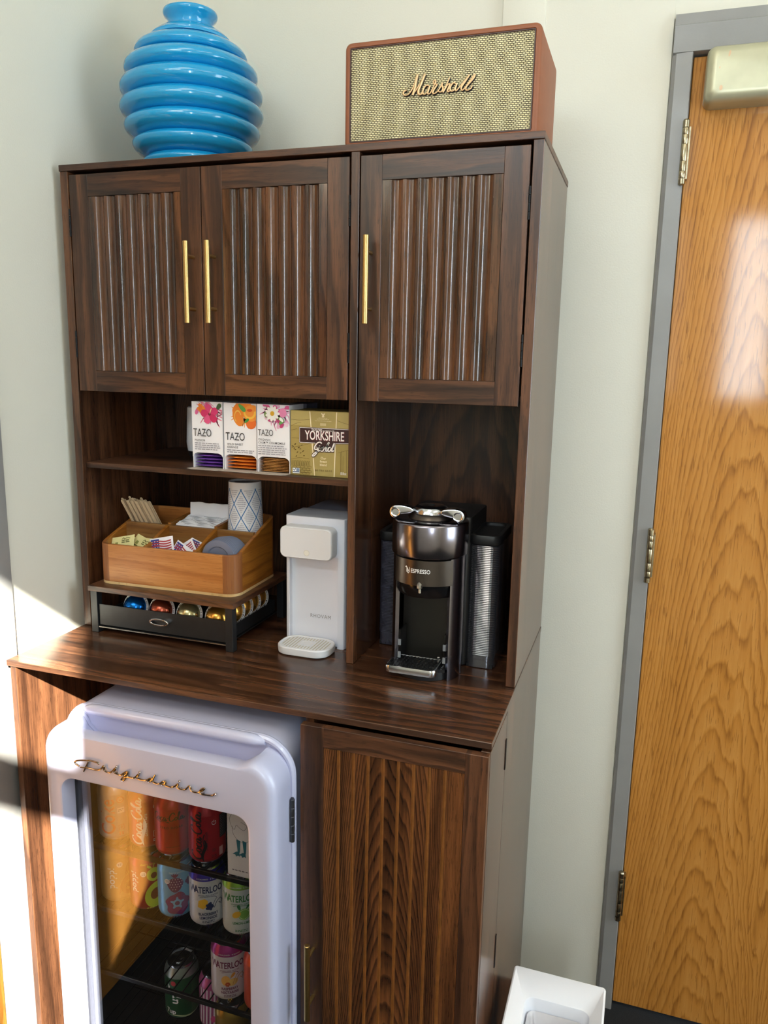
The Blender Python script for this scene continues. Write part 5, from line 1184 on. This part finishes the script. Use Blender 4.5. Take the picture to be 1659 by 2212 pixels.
def a_water(ink, fruit, names, band, curl):
    def art(b, T):
        b.text(T(-3), 'W', .0235, ink, -.0300, .0800, 'CENTER', .72, .02); b.text(T(-3), 'ATERLOO', .0195, ink, .0035, .0810, 'CENTER', .66, .026)
        Tn = T(); b.text(Tn, 'SPARKLING WATER', .0044, ink, 0, .0740, 'CENTER', .95, .012, 1.1); b.text(T(), '0 CALORIES \u00b7 0 SUGAR', .0042, wht, 0, .1100, 'CENTER', .95, .01, 1.1)
        b.stroke(Tn, [(-.016, .071), (-.006, .0725), (.006, .0725), (.014, .071), (.018, .066), (.014, .064)], .0009, ink, 4)
        fruit(b, T)
        Tn = T(); b.stroke(Tn, [(.012, .048), (.018, .060), (.026, .064), (.030, .058), (.026, .053), (.022, .057)], .0013, curl, 5); b.stroke(Tn, [(.006, .044), (.009, .054), (.015, .066)], .0010, curl, 4); b.annulus(Tn, .0345, .0600, .0014, .0026, ink, 14)
        for i, n in enumerate(names): b.text(T(), n, .0078 if len(names) > 1 else .0070, ink, 0, .0335 - i * .0082, 'CENTER', .82, .03, 1.05)
        Tn = T(); b.lines(Tn, -.012, .012, [.0205, .0175], .0013, ink, 3, (.003, .006))
        for u in (-.003, 0, .003): b.quad(Tn, u - .0005, u + .0005, .0100 if u else .006, .0150, band)
        b.lines(T(), .027, .029, [.05 + i * .003 for i in range(6)], .0018, C_('#8d8f97'), 4, (.002, .003))
    return art
NAV = C_('#1d2c5a'); YEL = C_('#e7b637')
def f_black(b, T):
    b.star(T(), -.010, .056, [(-.011, -.006), (-.009, .008), (.004, .013), (.010, .008), (.009, -.004), (0, -.010)], YEL, 2)
    Tn = T(); R = random.Random(2)
    for i in range(14): a = i * 2.4; b.disc(Tn if i % 2 else T(), .003 + .0016 * math.sqrt(i) * math.cos(a), .052 + .0020 * math.sqrt(i) * math.sin(a), .0030, .0030, NAV, 10)
GRN = C_('#2f7d3b'); LIM = C_('#8cc152')
def f_lime(b, T):
    b.disc(T(), .006, .054, .0125, .0125, LIM, 24, 3, .3); b.annulus(T(), .006, .054, .0095, .0108, C_('#d9efb0'), 24); b.disc(T(), -.009, .054, .0095, .0065, YEL, 20, 2, .6); petal(b, T(), -.002, .064, 1.9, .012, .004, GRN); petal(b, T(), .010, .066, .9, .010, .003, GRN)
PUR = C_('#74284f'); PEA = C_('#efb25a')
def f_peach(b, T):
    b.disc(T(), -.008, .054, .0090, .0110, PEA, 22, 2); b.disc(T(), .006, .050, .0110, .0080, C_('#e9c06a'), 22, 2, .3); petal(b, T(), .002, .060, .9, .014, .004, C_('#e39a3e'))
    Tn = T()
    for i in range(6): b.disc(Tn, -.004 + .003 * math.cos(i), .046 + .003 * math.sin(i), .0024, .0024, C_('#c4532f'), 8)
def a_up(b, T):
    b.text(vert(T(-34)), '7', .030, wht, .082, -.010, 'CENTER', 1, .02); b.text(vert(T(-34)), 'up', .026, wht, .058, -.012, 'CENTER', 1, .02); b.text(T(-42), '7up', .016, wht, 0, .020, 'CENTER', 1, .02)
    b.disc(T(-30), 0, .095, .006, .006, C_('#c8323a'), 14, 2); b.quad(T(), .020, .044, .02, .10, C_('#2f5f3a'), 5); swoosh(b, T(), -.03, .03, .016, .004, C_('#b6c99a'))
def a_pink(b, T):
    for k in range(9): b.quad(T() if k == 0 else TC(0, 0, 0, 1, 0), 0, 0, 0, 0, wht) if False else None
    Tn = T()
    for k in range(-5, 6):
        u = k * .0085; b.add([Tn(u, .018), Tn(u + .0035, .018), Tn(u + .0065, .104), Tn(u + .003, .104)], [(0, 1, 2, 3)], C_('#e9dfe9'))
    b.disc(T(), .006, .046, .007, .009, C_('#cddc4a'), 16, 2); b.disc(T(), .012, .060, .006, .007, C_('#e6679c'), 16, 2); b.disc(T(), -.008, .036, .006, .008, C_('#d5508c'), 16, 2)
yc = -.207; G1_ = 'cans on the top fridge shelf'; G2_ = 'cans on the second fridge shelf'
can(.2290, yc, SH[0], '#c2bfc4', 'silver cola can with large red letters, leftmost on the top shelf', a_diet, metal=.6, group=G1_)
can(.3030, yc, SH[0], '#bb2230', 'red cola can with upright white script, second on the top shelf', a_coke, group=G1_)
can(.3670, yc - .004, SH[0], '#c2222c', 'red cola can with level black script, third on the top shelf', a_zero1, group=G1_)
can(.4420, yc - .001, SH[0], '#b01d29', 'red cola can with upright black script beside the white carton', a_zero2, group=G1_)
can(.2270, yc, SH[1], '#d3a262', 'tan soda can with orange outline art, leftmost on the second shelf', a_popA, group=G2_)
can(.2985, yc, SH[1], '#a81f33', 'crimson soda can with green cut fruit on the second shelf', a_popB, top='#b8354a', group=G2_)
can(.3660, yc, SH[1], '#6fb6e0', 'light blue soda can with purple berry and flower shapes', a_popC, group=G2_)
can(.4380, yc + .002, SH[1], '#d9dadd', 'white sparkling water can with violet top and blackberry', a_water(NAV, f_black, ('BLACKBERRY', 'LEMONADE'), NAV, NAV), top='#3a2c9a', metal=.2, group=G2_)
can(.5130, yc + .002, SH[1], '#d6dbd6', 'white sparkling water can with green top and lime', a_water(GRN, f_lime, ('LEMON-LIME',), GRN, LIM), top='#8fbf4a', metal=.2, group=G2_)
can(.4870, -.210, SH[2], '#dcd6da', 'white sparkling water can with magenta top and peach on third shelf', a_water(PUR, f_peach, ('RASPBERRY', 'NECTARINE'), YEL, C_('#c98a4a')), top='#a5357e', metal=.2)
can(.5640, -.216, SH[2], '#d9532f', 'plain orange can at the right edge of the third shelf')
can(.4950, -.100, SH[1], '#4a3aa5', 'violet can half hidden behind the lime can', top='#4a3aa5')
can(.5080, -.125, SH[2], '#6a4a66', 'dim can behind the magenta topped can on the third shelf', top='#5a3a60')
can(.3330, -.150, SH[3], '#1f5a35', 'green lemon soda can on the lowest shelf', a_up, top='#9aa5a0', metal=.4)
can(.4190, -.150, SH[3], '#b2548a', 'pink and white striped can on the lowest shelf', a_pink)
can(.4900, -.205, SH[3], '#a8893a', 'gold can on the lowest shelf beneath the magenta topped can', metal=.6)
# white carton with a line drawing of a long-legged bird
M_ct = pm('carton_white', '#e2e0e2', .5); M_tl = C_('#1f6f80'); r = thing('drink_carton', 'white drink carton with teal bird legs beside the cola cans', 'carton', (.543, -.21, SH[0]))
mb = MB(); kx0, kx1, ky, kz = .5080, .5780, -.2450, SH[0]
mb.box(kx0, kx1, ky, ky + .07, kz + .0003, kz + .195, M_ct, .001, 1); Ly = Lay(kx0, kz, ky); T = Ly()
mb.stroke(T, [(.012, .132), (.006, .118), (.010, .104), (.016, .098), (.020, .108), (.026, .104), (.036, .100), (.042, .110), (.030, .116)], .0006, M_ink, 5)
mb.stroke(T, [(.012, .104), (.012, .092), (.020, .080), (.034, .074), (.046, .080), (.052, .096)], .0006, M_ink, 5); mb.stroke(T, [(.006, .138), (.018, .146), (.034, .144), (.050, .150)], .0006, M_ink, 4)
T = Ly()
for u in (.024, .037):
    mb.add([T(u - .0045, .0785), T(u + .0045, .0765), T(u + .0030, .052), T(u - .0015, .052)], [(0, 1, 2, 3)], M_tl)
    mb.star(T, u - .001, .047, [(.003, .006), (-.003, .006), (-.012, -.001), (-.006, -.001), (-.004, -.005), (.0005, -.002), (.004, -.004)], M_tl)
mb.lines(T, .010, .052, [.012], .0022, GRY, 5, (.002, .006)); part('carton_body', mb, r)

# ================================================================== waste bin by the door
M_bin = pm('bin_plastic', '#eceef6', .4, var=(8, .01)); M_bag = pm('bin_bag', '#dcd9dc', .35, var=(30, .04), alpha=.96)
bz = -.620; ux0, ux1, uy0, uy1 = 1.0285, 1.2135, -.255, .0225
wb = thing('waste_bin', 'slim white waste bin with lid opening beside the oak door', 'waste bin', (1.12, -.11, -ZF))
def BL(i, z, r=.006): return [(x, y, z) for x, y in rr(ux0 + i, ux1 - i, uy0 + i, uy1 - i, r, 6)]
mb = MB(); mb.loft([BL(.028, -ZF + .0004, .02), BL(.024, -ZF + .006, .02), BL(.008, bz - .030, .012), BL(.0100, bz - .0305, .012), BL(.0260, -ZF + .010, .02)], M_bin); part('bin_body', mb, wb)
hx0_, hx1_, hy0_, hy1_ = ux0 + .034, ux1 - .028, uy0 + .040, uy1 - .058
def HL(i, z): return [(x, y, z) for x, y in rr(hx0_ + i, hx1_ - i, hy0_ + i, hy1_ - i, .018, 6)]
mb = MB(); mb.loft([BL(.002, bz - .034), BL(.0005, bz - .030), BL(0, bz - .004), BL(.0012, bz - .0008), BL(.004, bz), HL(-.004, bz - .014), HL(-.001, bz - .016), HL(0, bz - .020), HL(.003, bz - .066), HL(.004, bz - .066)], M_bin, False, False); part('bin_lid', mb, wb)
R = random.Random(8); mb = MB(); loops = []
for j in range(7):
    q = j / 6; base_ = rr(hx0_ + .005 + .016 * q, hx1_ - .005 - .016 * q, hy0_ + .005 + .02 * q, hy1_ - .005 - .02 * q, .016, 6)
    loops.append([(x + R.uniform(-.003, .003) * (j > 0), y + R.uniform(-.003, .003) * (j > 0), bz - .040 - .05 * q - .10 * q * q + R.uniform(-.006, .006) * (j > 0)) for x, y in base_])
mb.loft(loops, M_bag, False, True); part('bin_liner', mb, wb, 'crumpled translucent liner bag', 80)

# ------------------------------------------------------------------ lift everything so that the floor is at zero
for o in S.objects:
    if o.parent is None: o.location.z += ZF
